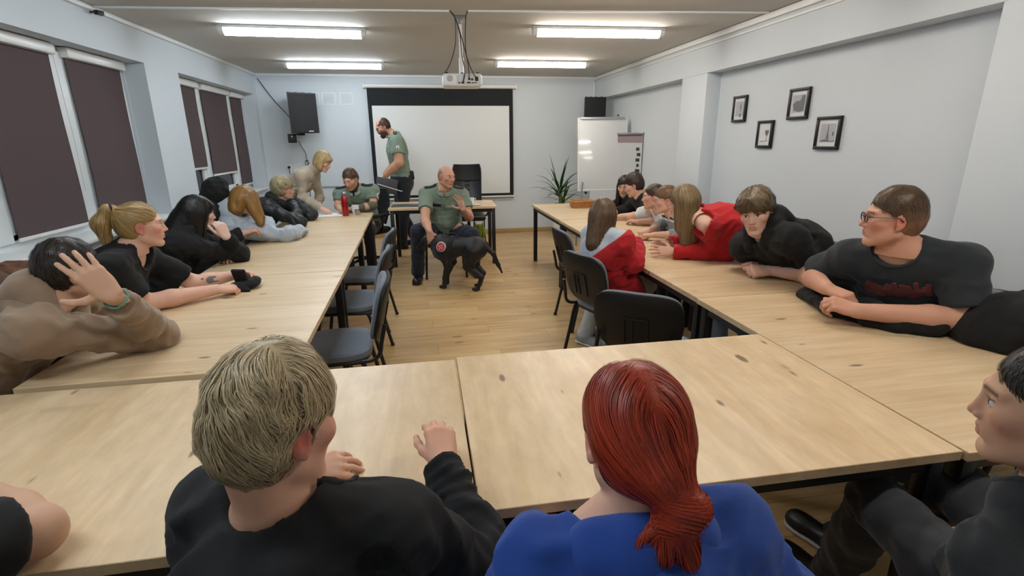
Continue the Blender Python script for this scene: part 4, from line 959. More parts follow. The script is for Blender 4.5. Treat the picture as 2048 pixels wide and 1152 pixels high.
def garment(c, m, infl=.012, sleeve='long', name='shirt', hem=-.10, neckline='crew', folds=.006, fscale=9., loose=.0, hood=None, cuffs=True, neckw=.066, extra=None, cut=None, sleeve_t=.5, roughs=(), h=None, drop_front=.02, sleeve_cut=0.):
    s, up, lat, ff = c['s'], c['up'], c['lat'], c['ff']; pr = [dict(p) for p in c['torso']]; sl = []; cuts = []
    for k in 'RL':
        S, E, Wp = c['arm'][k]; A = c['arm'][k+'p']; d = nrm(Wp-E); sl.append(ell(S, (.058*s, .058*s, .058*s), None, .03))
        if sleeve == 'long':
            we = Wp-d*(.005+sleeve_cut); sl += [dict(A[0]), dict(A[1]), cone(A[2]['a'], we, A[2]['ra'], .031*s+sleeve_cut*.1, .02), ell(E, (.046*s, .046*s, .046*s), None, .04)]; cuts.append(cut_end(we+d*.005, d, .07*s))
        elif sleeve == 'short':
            e = S+(E-S)*sleeve_t; sl.append(cone(S, e, A[0]['ra']+.004, A[0]['ra']+.008, .03)); cuts.append(cut_end(e, E-S, .13*s))
        elif sleeve == 'half':
            e = E+(Wp-E)*sleeve_t; sl += [dict(A[0]), cone(E, e, .043*s, .040*s, .02)]; cuts.append(cut_end(e, Wp-E, .08*s))
    if hem: pr.append(cone(c['pel'], c['pel']-up*.04, .155*s*c['g'], .165*s*c['g'], .04, n=ff, q=.74))
    if extra: pr += extra(c)
    h = h or c['hc']; lo, hi = bounds(pr+sl, infl+.03+2*h); f = Field(lo, hi, h).add(pr, infl)
    if sl:
        g2 = Field(lo, hi, h).add(sl, infl).add(cuts); k_ = .035; hh_ = np.maximum(k_-np.abs(f.F-g2.F), 0)/k_; f.F = (np.minimum(f.F, g2.F)-hh_*hh_*k_*.25).astype(np.float32)
    if folds:
        f.rough(folds*1.2, fscale, c['seed'], .04, 2); f.folds(folds*1.9, fscale*1.1, c['seed']+9)
        for k, q in (('R', 1), ('L', -1)):
            S, E, Wp = c['arm'][k]
            if sleeve in ('long', 'half'): f.crease(E, nrm(Wp-E)-nrm(S-E), .095*s, folds*2.1, .036*s, c['seed']+30); f.crease(E+(Wp-E)*.75, Wp-E, .07*s, folds*1.5, .028*s, c['seed']+33)
            f.crease(S-up*.07*s-q*lat*.02, nrm(q*lat*.6-up*.8), .10*s, folds*1.9, .045*s, c['seed']+31)
        f.crease(c['waist']+ff*.08, up+.15*lat, .16*s, folds*1.7, .05*s, c['seed']+32); f.crease(c['waist']-ff*.09, up-.2*lat, .15*s, folds*1.5, .055*s, c['seed']+35)
    for r_ in roughs: f.rough(*r_)
    post = []
    nb = c['Nb']
    if neckline == 'crew': post.append(ell(nb+up*.052*s+ff*.030*s, (neckw*s*1.22, neckw*s*1.25, .068*s), np.stack([lat, ff, up]), .01, 's'))
    elif neckline == 'wide': post.append(ell(nb+up*.03*s+ff*.05*s, (.085*s, .10*s, .085*s), np.stack([lat, ff, up]), .006, 's'))
    elif neckline == 'vee': post += [ell(nb+up*.052*s+ff*.03*s, (neckw*s, neckw*s, .060*s), np.stack([lat, ff, up]), .006, 's'), cone(nb+ff*.085*s+up*.01*s, nb+ff*.11*s-up*.045*s, .040*s, .010*s, .006, 's')]
    if neckline in ('crew', 'wide', 'vee'): post.append(cone(nb+up*.03*s, c['HB'], .070*s, .080*s, .004, 's'))
    if hem is not None: post.append(slab(c['pel']+up*(hem-.2), (.30*s*c['g'], .24*s*c['g'], .2), np.stack([lat, ff, up]), 0., .003, 's'))
    if cut: post += cut(c)
    f.add(post); c['gf'] = f; V, Q = f.surface(); o = skin_obj(name, V, Q, m, c['root']); c['top'] = o
    if neckline in ('crew', 'wide') and not hood:     # ribbed neckband along the opening
        r0 = np.array([neckw*s*1.22, neckw*s*1.25, .068*s]) if neckline == 'crew' else np.array([.085, .10, .085])*s; cc_ = nb+up*.052*s+ff*.030*s if neckline == 'crew' else nb+up*.03*s+ff*.05*s
        decal(c, [ell(cc_, r0+.013, np.stack([lat, ff, up]), .004)], m, 'neckband', .0028, o, h=max(.005, h*.7))
    if cuffs and sleeve == 'long':
        for k in 'RL':
            S, E, Wp = c['arm'][k]; d = nrm(Wp-E); Wp = Wp-d*sleeve_cut; shape('cuff', [cone(Wp-d*.05*s, Wp-d*.002, .040*s, .035*s, .01)], .0065, m, o if False else c['root'], 0., (), None, [cut_end(Wp-d*.0, d, .07*s), cut_end(Wp-d*.055*s, -d, .07*s)])
    if hood: shape_hood(c, m, hood)
    return o
def cut_end(p, d, r): d = nrm(d); return slab(np.asarray(p)+d*.06, (r, r, .06), basis(d), 0., .003, 's')
def basis(d):
    d = nrm(d); a = np.cross(d, [0, 0, 1.]); a = nrm(a) if np.linalg.norm(a) > 1e-3 else V3(1, 0, 0); return np.stack([a, np.cross(d, a), d])
def shape_hood(c, m, k, drop=0., spread=1.):
    s, up, lat, ff, nb = c['s'], c['up'], c['lat'], c['ff'], c['Nb']; pr = []
    if isinstance(k, tuple): k, drop, spread = k
    r = .034*s*k; nb = nb-up*drop
    ring = [nb+up*(.018+.045*cos(a))*s+(lat*sin(a)*.098*spread-ff*cos(a)*.085*spread+ff*.025)*s for a in np.linspace(-2.5, 2.5, 9)]
    for a, b, i in zip(ring, ring[1:], range(8)): q = 1-abs(i-3.5)/4.2; pr.append(cone(a, b, r*(.65+.45*q), r*(.65+.45*q), .02))
    pr += [cone(nb-ff*.075*s+up*.03*s, nb-ff*.105*s-up*.075*s, .052*s*k, .040*s*k, .03, n=lat, q=1.6)]
    shape('hood', pr, c['hc'], m, c['root'], .004, ((.006, 14, c['seed']+4, .03, 2),), None)
def trousers(c, m, infl=.010, name='trousers', folds=.006, fscale=10., shin=1., h=.026):
    s = c['s']; pr = [cone(c['pel']+c['up']*.02, c['pel']-V3(0, 0, .03), .150*s*c['g'], .150*s*c['g'], .04, n=c['ff'], q=.8)]+[dict(p) for p in c['legp']]
    for i in (2, 4): pr[i] = dict(pr[i], rb=.05*s*shin)
    lo, hi = bounds(pr, infl+.03); f = Field(lo, hi, h).add(pr, infl)
    if folds:
        f.rough(folds, fscale, c['seed']+21, .04, 2); f.folds(folds, fscale, c['seed']+22)
        for k_, f_ in zip(c['kn'], c['ft']): f.crease(k_, f_-k_, .09, folds*1.4, .04, c['seed']+36); f.crease(f_+V3(0, 0, .05), V3(0, 0, 1), .07, folds*1.4, .035, c['seed']+37)
    f.add([slab(c['pel']+c['up']*.17, (.25, .2, .10), np.stack([c['lat'], c['ff'], c['up']]), 0., .003, 's')]+[cut_end(ft-V3(0, 0, .03), V3(0, 0, -1), .12) for ft in c['ft']]); V, Q = f.surface(); return skin_obj(name, V, Q, m, c['root'])
def footwear(c, sp):
    m, sole, hi_, ln = sp.get('m'), sp.get('sole'), sp.get('high', .08), sp.get('len', .27)
    for i, (k, ft) in enumerate(zip(c['kn'], c['ft'])):
        d = sp['dirs'][i] if 'dirs' in sp else c['fw']; d = nrm(V3(d[0], d[1], 0)); g = V3(ft[0], ft[1], 0); lt = np.cross(d, [0, 0, 1]); R = np.stack([lt, d, V3(0, 0, 1)])
        pr = [cone(g-d*.05+V3(0, 0, .042), g+d*(ln-.10)+V3(0, 0, .036), .040, .036, .02, n=lt, q=1.08), cone(g+V3(0, 0, .05), g+V3(0, 0, hi_+.02)+(k-ft)*.05, .044, .047, .03), ell(g+d*(ln-.13)+V3(0, 0, .035), (.044, .06, .032), R, .02)]
        o = shape('shoe', pr, .009, m, c['root'], .003, (), None, [half(g+V3(0, 0, .012), (0, 0, -1)), half(g+V3(0, 0, hi_+.04), (0, 0, 1))])
        shape('sole', [cone(g-d*.05+V3(0, 0, .012), g+d*(ln-.105)+V3(0, 0, .012), .043, .041, .02, n=lt, q=1.08), ell(g+d*(ln-.13)+V3(0, 0, .012), (.047, .063, .014), R, .02)], .009, sole or m, o if False else c['root'], .002, (), None, [half(g+V3(0, 0, .003), (0, 0, -1)), half(g+V3(0, 0, .022), (0, 0, 1))])
def glasses(c, m, r=.020, thick=.0016, dz=.004):
    s, H, R = c['hs'], c['H'], c['R']
    def P(x, y, z): return H+s*(R.T @ np.array([x, y, z]))-np.array(c['root'].location)
    o = empty_part = None
    b = MB()
    for q in (-1, 1):
        b.tube([P(q*.033+r*1.15*cos(a), .101-.10*abs(r*cos(a)*q+0)*.3, dz+r*.82*sin(a)) for a in np.linspace(0, 2*pi, 20, endpoint=False)], thick*s, 6, close=True)
        b.tube([P(q*.057, .098, dz+.008), P(q*.074, .085, dz+.008), P(q*.082, .0, dz+.010), P(q*.081, -.018, dz-.006)], thick*s, 6)
    b.tube([P(-.012, .104, dz+.004), P(0, .108, dz+.007), P(.012, .104, dz+.004)], thick*s, 6)
    return b.build('glasses', m, c['root'])

def decal(c, prims, m, name, off=.002, parent=None, field=None, h=None):
    """a thin patch that follows the garment, cut out by the given shapes"""
    f = field or c['gf']; lo, hi = bounds(prims, .012); h = h or f.h*.6
    g = Field(lo, hi, h).add(prims); P = g.pts().reshape(-1, 3); d = f.sample(P).reshape(g.F.shape)
    g.F = np.maximum(np.maximum(d-off, -d-.006), g.F).astype(np.float32); V, Q = g.surface()
    return skin_obj(name, V, Q, m, parent or c['root']) if len(Q) else None
def surf(c, p, d, field=None):
    """walk from p along d until the garment surface; returns point and normal"""
    f = field or c['gf']; p = np.asarray(p, float)[None]; d = nrm(d); t = 0
    for _ in range(60):
        v = f.sample(p)[0]
        if v > 0: break
        p = p+d*.005
    return p[0], f.grad(p)[0]
def polo(c, m, dark, h=None, belly=0., sleeve_t=.62, flag=True, folds=.006, hem=-.06):
    """officer's polo shirt: collar, placket, shoulder slides, sleeve badge, name strip, belt"""
    s, up, lat, ff, nb = c['s'], c['up'], c['lat'], c['ff'], c['Nb']
    garment(c, m, .011, 'short', sleeve_t=sleeve_t, neckline='vee', neckw=.062, folds=folds, hem=hem, h=h, name='polo_shirt')
    pts = [nb+up*(.030-.022*(.5+.5*sin(a)))*s+(lat*cos(a)*.072+ff*(sin(a)*.078+.026))*s for a in np.linspace(-pi*1.42, pi*.42, 22)]
    shape('collar', [cone(a, b, .011*s, .011*s, .008, n=None) for a, b in zip(pts, pts[1:])]+[cone(a-up*.016*s+(a-nb-up*((a-nb)@up))*.12, b-up*.016*s+(b-nb-up*((b-nb)@up))*.12, .010*s, .010*s, .012) for a, b in zip(pts, pts[1:])], .006, m, c['root'], 0., ())
    for k, q in (('R', 1), ('L', -1)):
        S = c['SH'][k]; a = surf(c, S*.35+(nb+q*lat*.06*s)*.65, up)[0]; b = surf(c, S, up)[0]
        decal(c, [cone(a, b, .027*s, .027*s, .01)], dark, 'shoulder_slide', .006, h=.005)
        pz, nn = surf(c, (a+b)/2, up)
        for t in (.3, .5, .7): MB().lathe([(0, 0), (.006, 0), (.004, .004), (0, .005)], 6, Matrix.Translation(surf(c, a+(b-a)*t, up)[0]+up*.006-np.array(c['root'].location))).build('rank_star', mat('rank silver', '#c9ccce', .35, .6), c['root'])
    S, E, Wp = c['arm']['L']; e = S+(E-S)*.36; ax = nrm(E-S); out = nrm(np.cross(ax, np.cross(-lat, ax)))
    RB = np.stack([np.cross(ax, out), ax, out])
    decal(c, [ell(e+out*.05*s, (.030*s, .040*s, .05), RB, .004)], mat('badge white', '#d8d6d2', .7), 'sleeve_badge', .003, h=.004)
    decal(c, [ell(e+out*.05*s+ax*.010, (.021*s, .022*s, .05), RB, .004)], mat('badge red', '#9b4a52', .7), 'sleeve_badge_shield', .0045, h=.004)
    decal(c, [ell(e+out*.05*s-ax*.020, (.016*s, .009*s, .05), RB, .004)], mat('badge dark', '#37424a', .7), 'sleeve_badge_emblem', .0045, h=.004)
# ================================================================== PEOPLE
import time as _time
_t0 = _time.time()
C_RED = fabric('red fleece', '#b0121b'); C_BLACK = fabric('black jersey', '#0a0a0c', sheen=.03); C_TAN = fabric('tan sweatshirt', '#8f7861', rough=.97, bump=.7, bscale=300, sheen=.3); C_NAVYT = fabric('dark navy trousers', '#181d27')
C_BLKSW = fabric('black knit', '#08090c', sheen=.03); C_PALE = fabric('pale grey hoodie', '#a9b3bd'); C_LEA = mat('black leather jacket', '#14171b', .5, bump=.35, bscale=60); C_FUR = mat('black fur', '#08080a', .95, bump=1., bscale=140)
C_BEIGE = fabric('beige turtleneck', '#b3a592', bscale=260); C_SAGE = fabric('sage green polo', '#77897a'); C_SLIDE = fabric('dark shoulder slide', '#12191c')
C_LBLUE = fabric('pale blue shirt', '#b9c4d2'); C_WHITET = fabric('white tee', '#c9ccce'); C_CHAR = fabric('charcoal tee', '#232a2f'); C_HOOD = fabric('black hoodie', '#08090a', sheen=.03); C_ROYAL = fabric('royal blue hoodie', '#1e479a')
C_DKSW = fabric('dark sweatshirt', '#090d11', sheen=.03); C_JEANS = fabric('dark jeans', '#20293a', bscale=600); C_LJEANS = fabric('light jeans', '#8aa4bf', bscale=600, var=.12); C_WTRO = fabric('pale trousers', '#bcc6cd'); C_GREYT = fabric('dark grey trousers', '#2b2e33', var=.1)
C_BOOT = mat('black boot leather', '#0e0f11', .4); C_SNEAK = mat('grey sneaker', '#8d8f90', .7); C_SOLE = mat('white sole', '#d4d3cc', .6)
C_DARKGL = mat('dark glasses frame', '#15120f', .35)

# ---- left row, near to far -----------------------------------------------------------------
H = W(138, 541, 1.92)
c = person('person', 'person in a tan hoodie at the left edge, resting the head on one hand', H, (.62, .78, -.16), (-1.74, 2.02, .56), (1, .15), roll=radians(-8), sw=.175, seed=2, hh=.0055, hb=.014, hc=.009, handh=.004,
    arms=dict(R=dict(e=(-1.12, 2.19, .795), w=W(226, 592, 1.775), dir=W(158, 528, 1.71)-W(226, 592, 1.775), back=(.45, -.85, .25), pose=((10, 12, 10), 10, 62), hs=1.16), L=dict(w=(-1.34, 2.32, .80), e=(-1.42, 2.46, .82), dir=(.4, -.9, 0), pose='fist')),
    top=dict(m=C_TAN, infl=.026, folds=.0075, fscale=11., hood=1.35, hem=-.12, name='hoodie', h=.009, sleeve_cut=.055), bottom=dict(m=C_JEANS), skin='#c79a7c', brow='#2b211b', blush=.35, shfw=(.05, .03), shoulder_drop=-.03)
hair(c['root'], c['H'], c['R'], 1., 'short', '#2a211b', n=800, h=.005, width=.0022, top=.018, side=.008, step=.009, steps=5, seed=4)
Wp = c['arm']['R'][2]; dW = nrm(Wp-c['arm']['R'][1]); bb = basis(dW)
MB().tube([Wp-dW*.022+.036*(cos(a)*bb[0]+sin(a)*bb[1])+.004*sin(3*a)*dW-np.array(c['root'].location) for a in np.linspace(0, 2*pi, 24, endpoint=False)], .0036, 6, close=True).build('wristband', mat('green braided band', '#4f8f78', .7, bump=.6, bscale=300), c['root'])
dc = nrm(c['ff']); nbp = c['Nb']
MB().tube([np.array(p)-np.array(c['root'].location) for p in bez([nbp+c['ff']*.10+c['lat']*.03, nbp+c['ff']*.125+c['lat']*.035-c['up']*.06, nbp+c['ff']*.13+c['lat']*.03-c['up']*.14], 5)], .005, 6).build('drawstring', mat('yellow drawstring', '#a79a4a', .7), c['root'])

H = W(283, 451, 2.50)
c = person('person', 'blond woman with a ponytail in a black t-shirt holding a dark object', H, (.90, .42, -.04), (-1.74, 2.70, .56), (1, .1), s=.97, fem=True, sw=.172, girth=1.15, bust=1.2, seed=3, hh=.0042, hb=.014, hc=.0095, nose=1.0, slouch=.02,
    arms=dict(R=dict(e=(-1.385, 2.66, .80), w=(-1.13, 2.875, .795), dir=(.8, .5, -.12), back=(.1, -.25, 1), pose='curl', th=1.1), L=dict(e=(-1.30, 3.02, .80), w=(-1.12, 3.12, .81), dir=(.95, -.1, .1), back=(.2, .5, .8), pose='claw', th=1.05)),
    top=dict(m=C_BLACK, infl=.013, sleeve='short', sleeve_t=.80, folds=.006, hem=-.10, name='t_shirt', neckline='wide'), bottom=dict(m=C_JEANS), skin='#dba78d', brow='#8a6a4a', blush=.55)
def pony(P, E): return [cone(P(0, -.085, .075), P(0, -.128, .085), .020, .026, .012), cone(P(0, -.128, .085), P(0, -.165, .02), .026, .036, .02), cone(P(0, -.165, .02), P(0, -.150, -.075), .036, .022, .02)]
def flow_pony(p, t, H=H, R=c['R']):
    l = (p-H) @ R.T; tie = np.array([0, -.105, .08]); d = tie-l; beh = l[:, 1] < -.115; d = np.where(beh[:, None], np.array([0, -.02, -.12]), d); return d @ R
hair(c['root'], c['H'], c['R'], 1., 'pony', '#a88a56', n=1100, h=.005, width=.0022, top=.004, side=.004, amp=.002, prims=pony, flow=flow_pony, steps=6, step=.012, curl=.05, hairline=.074, nape=-.075, seed=5)
_P = lambda x, y, z: c['H']+c['R'].T @ np.array([x, y, z])-np.array(c['root'].location)
MB().tube([_P(.022*cos(a), -.112+.005*cos(a), .082+.022*sin(a)) for a in np.linspace(0, 2*pi, 18, endpoint=False)], .008, 8, close=True).build('hair_tie', mat('dark hair tie', '#241c1c', .8), c['root'])
MB().lathe([(0, 0), (.006, .002), (.007, .006), (.005, .011), (0, .012)], 10, Matrix.Translation(_P(.02, -.125, .062))).build('hair_bead', mat('bead pearl', '#d8cdb4', .25, .3), c['root'])
S, E, Wp = c['arm']['L']; fs = Field(*bounds(c['arm']['Lp'], .03), .006).add(c['arm']['Lp'])
m_ = E+(Wp-E)*.45; decal(c, [ell(m_+V3(0, -.05, .01), (.012, .05, .018)), ell(m_+V3(.022, -.05, .022), (.014, .05, .006)), ell(m_+V3(.03, -.05, -.004), (.018, .05, .005)), ell(m_+V3(-.03, -.05, .02), (.007, .05, .006))], mat('tattoo ink', '#6f6a6c', .6), 'tattoo', .0012, field=fs, h=.0035)
# the dark object in her hands
ph = empty('dark_cap', (-1.035, 3.03, .75), 0, 'crumpled black cap held in the ponytail woman\'s hands on the table', 'cap')
shape('crown', [ell((-1.04, 3.02, .775), (.075, .055, .028), None, .02), ell((-1.00, 3.06, .785), (.045, .05, .030), None, .02), cone((-1.07, 2.98, .765), (-1.0, 2.955, .76), .018, .014, .02)], .005, C_BLKSW, ph, 0., ((.006, 26, 3, .03, 2),), None, [half((0, 0, .7515), (0, 0, -1))])
shape('peak', [slab((-1.055, 3.02, .83), (.036, .006, .036), frame((.3, 1, .35)), .004, .01)], .004, C_BLKSW, ph)

H = W(396, 427, 3.40)
c = person('person', 'person with long black hair in a black sweater, cheek on one hand', H, (.80, .58, -.14), (-1.76, 3.62, .56), (1, .1), s=.98, fem=True, sw=.165, girth=1.1, seed=5, hh=.005, hb=.016, hc=.010,
    arms=dict(R=dict(e=(-1.31, 3.80, .80), w=W(453, 474, 3.42), dir=W(434, 440, 3.38)-W(452, 472, 3.42), back=(.55, -.6, .1), pose='curl'), L=dict(w=(-1.40, 3.86, .80), e=(-1.52, 4.0, .84), dir=(.3, -.9, 0))),
    top=dict(m=C_BLKSW, infl=.018, folds=.008, name='sweater', hem=-.12), bottom=dict(m=C_BLACK), skin='#d9b3a0', brow='#1a1415', blush=.4)
def longb(P, E): return [cone(P(0, -.045, .0), P(-.0, -.07, .0)+V3(-.10, -.05, -.17), .085, .075, .03), cone(P(.045, .0, .0), P(.06, -.01, 0)+V3(-.03, 0, -.15), .045, .04, .03), cone(P(0, -.07, -.05)+V3(-.03, 0, 0), P(0, -.1, -.1)+V3(-.13, -.05, -.12), .07, .045, .03), E(0, .07, .058, .06, .035, .03, .02)]
hair(c['root'], c['H'], c['R'], .98, 'long', '#0d0c0e', n=900, h=.008, width=.003, top=.016, side=.012, prims=longb, flow=lambda p, t, H=c['H'], R=c['R']: flow_down(p, t, H, R, 1), steps=8, step=.02, curl=.05, sideburn=False, nape=None, hairline=.05, seed=6)

H = W(435, 386, 4.15)
c = person('person', 'person with a black hood up by the far window', H, (.85, .5, -.2), (-1.82, 4.42, .56), (1, 0), s=.98, seed=6, hh=.007, hb=.018, hc=.011, arms=dict(R=dict(w=(-1.45, 4.35, .86), e=(-1.6, 4.28, .83)), L=dict(w=(-1.45, 4.5, .86), e=(-1.6, 4.62, .83))), top=dict(m=C_BLACK, infl=.02, folds=.008, name='hoodie', cuffs=False), bottom=dict(m=C_BLACK), skin='#c9a18c')
shape('hood', [ell(H+V3(-.01, -.005, .01), (.112, .118, .118), None, .02), cone(H+V3(-.05, 0, -.05), H+V3(-.10, -.01, -.17), .09, .10, .04)], .009, C_BLACK, c['root'], 0., ((.020, 13, 8, .04, 2), (.008, 30, 9, .03, 2)), None, [ell(H+nrm(V3(.85, .5, -.2))*.115-V3(0, 0, .02), (.075, .075, .10), None, .01, 's')])
hair(c['root'], c['H'], c['R'], .98, 'short', '#0e0d10', n=200, h=.008, top=.010, side=.006)

H = W(490, 401, 4.20)
c = person('person', 'person with long ginger hair in a pale grey hoodie slumped on the table', H, (.75, .55, -.42), (-1.80, 4.80, .56), (1, -.25), s=.98, fem=True, seed=7, hh=.006, hb=.016, hc=.009, sw=.165, roll=radians(8), neck=W(468, 424, 4.24), girth=1.15,
    arms=dict(R=dict(e=(-1.16, 4.55, .80), w=(-1.08, 4.77, .795), dir=(-.3, .8, 0), pose='relaxed'), L=dict(w=(-1.34, 4.76, .80), e=(-1.45, 4.98, .84), dir=(.2, -.9, 0))),
    top=dict(m=C_PALE, infl=.024, folds=.009, name='hoodie', hood=1.6, hem=-.12, extra=lambda c: [ell(W(466, 428, 4.34), (.12, .12, .10), None, .06), cone(W(463, 440, 4.3), W(520, 462, 4.35), .075, .055, .05)]), bottom=dict(m=C_LJEANS), skin='#d7a98f', shfw=(.05, .02), shoulder_drop=-.01)
def longg(P, E): return [cone(P(.05, .0, .02), P(.07, .03, -.05)+V3(.07, -.03, -.13), .058, .030, .03), cone(P(.02, .05, .03), P(.05, .06, -.04)+V3(.06, -.02, -.08), .05, .025, .03), cone(P(-.05, 0, .02), P(-.07, .03, -.12), .05, .03, .03), cone(P(0, -.05, 0), P(0, -.06, -.09), .07, .06, .03)]
hair(c['root'], c['H'], c['R'], .98, 'long', '#9a7036', n=800, h=.007, width=.003, top=.014, side=.012, prims=longg, flow=lambda p, t, H=c['H'], R=c['R']: flow_down(p, t, H, R, 1), steps=8, step=.02, curl=.05, sideburn=False, nape=None, hairline=.06, seed=9)

H = W(566, 379, 5.2)
c = person('person', 'person with short ash-blond hair in a black leather jacket with fur collar', H, (.86, .48, -.08), (-1.80, 5.52, .56), (1, .05), s=1.0, fem=True, seed=8, hh=.0065, hb=.018, hc=.011, sw=.168, girth=1.05,
    arms=dict(R=dict(e=(-1.22, 5.27, .80), w=W(583, 405, 5.22), dir=W(572, 397, 5.2)-W(592, 405, 5.2), back=(.3, -.9, .3), pose='fist'), L=dict(e=(-1.2, 5.75, .80), w=W(590, 404, 5.4), dir=(-.8, -.2, .1), pose='fist')),
    top=dict(m=C_LEA, infl=.020, folds=.010, name='leather_jacket', cuffs=False, hem=-.12), bottom=dict(m=C_BLACK), skin='#cf9c82', brow='#8a7355', blush=.4)
shape('fur_collar', [cone(a, b, .052, .052, .03) for a, b in zip(*(lambda r: (r, r[1:]))([c['Nb']+c['up']*.015+(c['lat']*sin(a)*.115-c['ff']*cos(a)*.09+c['ff']*.02) for a in np.linspace(-2.6, 2.6, 9)]))], .009, C_FUR, c['root'], 0., ((.012, 45, 3, .03, 2),))
for k in 'RL':
    S, E, Wp = c['arm'][k]; shape('fur_cuff', [cone(Wp-nrm(Wp-E)*.09, Wp-nrm(Wp-E)*.02, .055, .055, .02)], .009, C_FUR, c['root'], 0., ((.012, 45, 5, .03, 2),))
hair(c['root'], c['H'], c['R'], 1., 'short', '#a29873', var=.35, n=800, h=.007, width=.003, top=.026, side=.020, amp=.008, steps=6, step=.012, hairline=.066, seed=10, lift=.008)

H = W(646, 323, 6.0)
c = person('person', 'blond woman in a beige turtleneck bending over the table and pointing at papers', H, (.82, -.25, -.45), (-1.60, 6.62, .90), (1, -.25), s=.98, fem=True, seed=9, hh=.0065, hb=.018, hc=.010, sw=.158, bust=1., slouch=.02, legs='stand', neck=W(622, 344, 6.08),
    knees=[(-1.62, 6.52, .49), (-1.62, 6.70, .49)], feet=[(-1.66, 6.52, .09), (-1.66, 6.72, .09)],
    arms=dict(R=dict(w=at(643, 416, y=6.22), e=W(606, 396, 6.02), dir=W(657, 424, 5.95)-W(643, 416, 5.98), back=(.1, -.3, 1), pose='point'), L=dict(w=W(626, 422, 6.25), e=W(640, 395, 6.35), dir=(.1, 0, -1), back=(.5, .5, 0))),
    top=dict(m=C_BEIGE, infl=.010, folds=.006, name='turtleneck', neckline=None, hem=-.10), bottom=dict(m=C_NAVYT), shoes=dict(m=C_BOOT), skin='#d9a58c', blush=.5, brow='#8a7350')
shape('roll_collar', [cone(c['Nb']-c['up']*.03, c['HB']-c['R'][2]*.012, .066, .062, .02)], .007, C_BEIGE, c['root'], .004, ((.004, 22, 3, .02, 2),), None, [])
def bob(P, E): return [E(0, -.03, -.035, .092, .085, .085, .02), cone(P(.06, .0, .02), P(.076, .025, -.075), .035, .026, .02), cone(P(-.06, .0, .02), P(-.076, .025, -.075), .035, .026, .02), E(0, .072, .062, .055, .03, .025, .015)]
hair(c['root'], c['H'], c['R'], .98, 'bob', '#bca472', n=700, h=.007, width=.003, top=.016, side=.014, prims=bob, flow=lambda p, t, H=c['H'], R=c['R']: flow_down(p, t, H, R, 1), steps=6, step=.016, curl=.05, sideburn=False, nape=-.10, hairline=.055, seed=11)

H = W(701, 359, 6.02)
c = person('person', 'young officer in a green polo and dark neck scarf seated by the red thermos', H, (-.38, -.80, -.38), (-.74, 6.66, .56), (-.15, -1), s=1.04, sw=.192, shoulder_drop=-.025, seed=10, hh=.0065, hb=.018, hc=.010, stubble=.35, slouch=.03,
    arms=dict(R=dict(e=(-1.02, 6.42, .82), w=(-.98, 6.25, .80), dir=(.5, -.8, 0), pose='curl'), L=dict(e=(-.60, 6.34, .82), w=(-.83, 6.24, .80), dir=(-.9, -.2, 0), pose='relaxed')),
    bottom=dict(m=C_NAVYT), skin='#c3906f', brow='#5a3f2a', blush=.3)
polo(c, C_SAGE, C_SLIDE, folds=.005)
S, E, Wp = c['arm']['L']; shape('sleeve_cover', [cone(E+(Wp-E)*.02, Wp-(Wp-E)*.05, .048, .036, .02), ell(E, (.05, .05, .05))], .009, fabric('olive sleeve', '#5d5a4a'), c['root'], 0., ((.005, 18, 2, .03, 2),))
shape('neck_scarf', [cone(c['Nb']-c['up']*.02+c['ff']*.012, c['HB']-c['R'][2]*.018+c['R'][1]*.006, .070, .066, .02)], .007, fabric('dark brown scarf', '#2c2421'), c['root'], .004, ((.005, 20, 4, .03, 2),))
hair(c['root'], c['H'], c['R'], 1.04, 'short', '#5b4431', n=600, h=.006, width=.0028, top=.020, side=.006, step=.008, steps=5, seed=12, hairline=.072, fade=('#a07a5c', .03, .6))

# standing officer
H = at(766, 254, y=7.80)
c = person('person', 'standing bearded officer in a green polo holding a dark folder, walking left', H, (-.88, -.15, -.52), (-.30, 7.86, 1.02), (-1, -.1), s=1.06, sw=.195, girth=1.14, seed=11, hh=.0065, hb=.018, hc=.010, stubble=.8, legs='stand', slouch=.0, neck=at(790, 272, y=7.82),
    knees=[(-.36, 7.98, .54), (-.30, 7.72, .54)], feet=[(-.16, 8.02, .09), (-.36, 7.70, .09)],
    arms=dict(L=dict(w=at(772, 350, y=7.60), pole=(.6, -.4, -.2), dir=(-.3, 0, -1), back=(-.2, -1, 0), pose='curl', th=1.4), R=dict(w=(-.55, 8.0, 1.10), pole=(.5, .4, -.3), dir=(-.3, 0, -1), pose='curl')),
    bottom=dict(m=C_NAVYT, infl=.022, h=.011), shoes=dict(m=C_BOOT, high=.16, len=.29), skin='#bf8767', brow='#4a2e20', blush=.5)
polo(c, C_SAGE, C_SLIDE, hem=.03, folds=.005)
shape('belt', [cone(c['pel']+c['up']*.045, c['pel']+c['up']*.085, .168*1.06, .163*1.06, .01, n=c['ff'], q=.72)], .010, C_BOOT, c['root'], .016, (), None, [half(c['pel']+c['up']*.10, c['up']), half(c['pel']+c['up']*.03, -c['up'])])
shape('holster', [slab(c['pel']+c['up']*.05-c['ff']*.125-c['lat']*.08, (.03, .04, .05), np.stack([c['lat'], c['ff'], c['up']]), .012, .01)], .008, C_BOOT, c['root'])
hair(c['root'], c['H'], c['R'], 1.06, 'receding', '#4a3226', n=500, h=.006, width=.0025, top=.004, side=.005, step=.007, steps=4, hairline=.072, seed=13, cut=lambda P, E: [E(0, .045, .10, .062, .095, .06, .01, 's')])
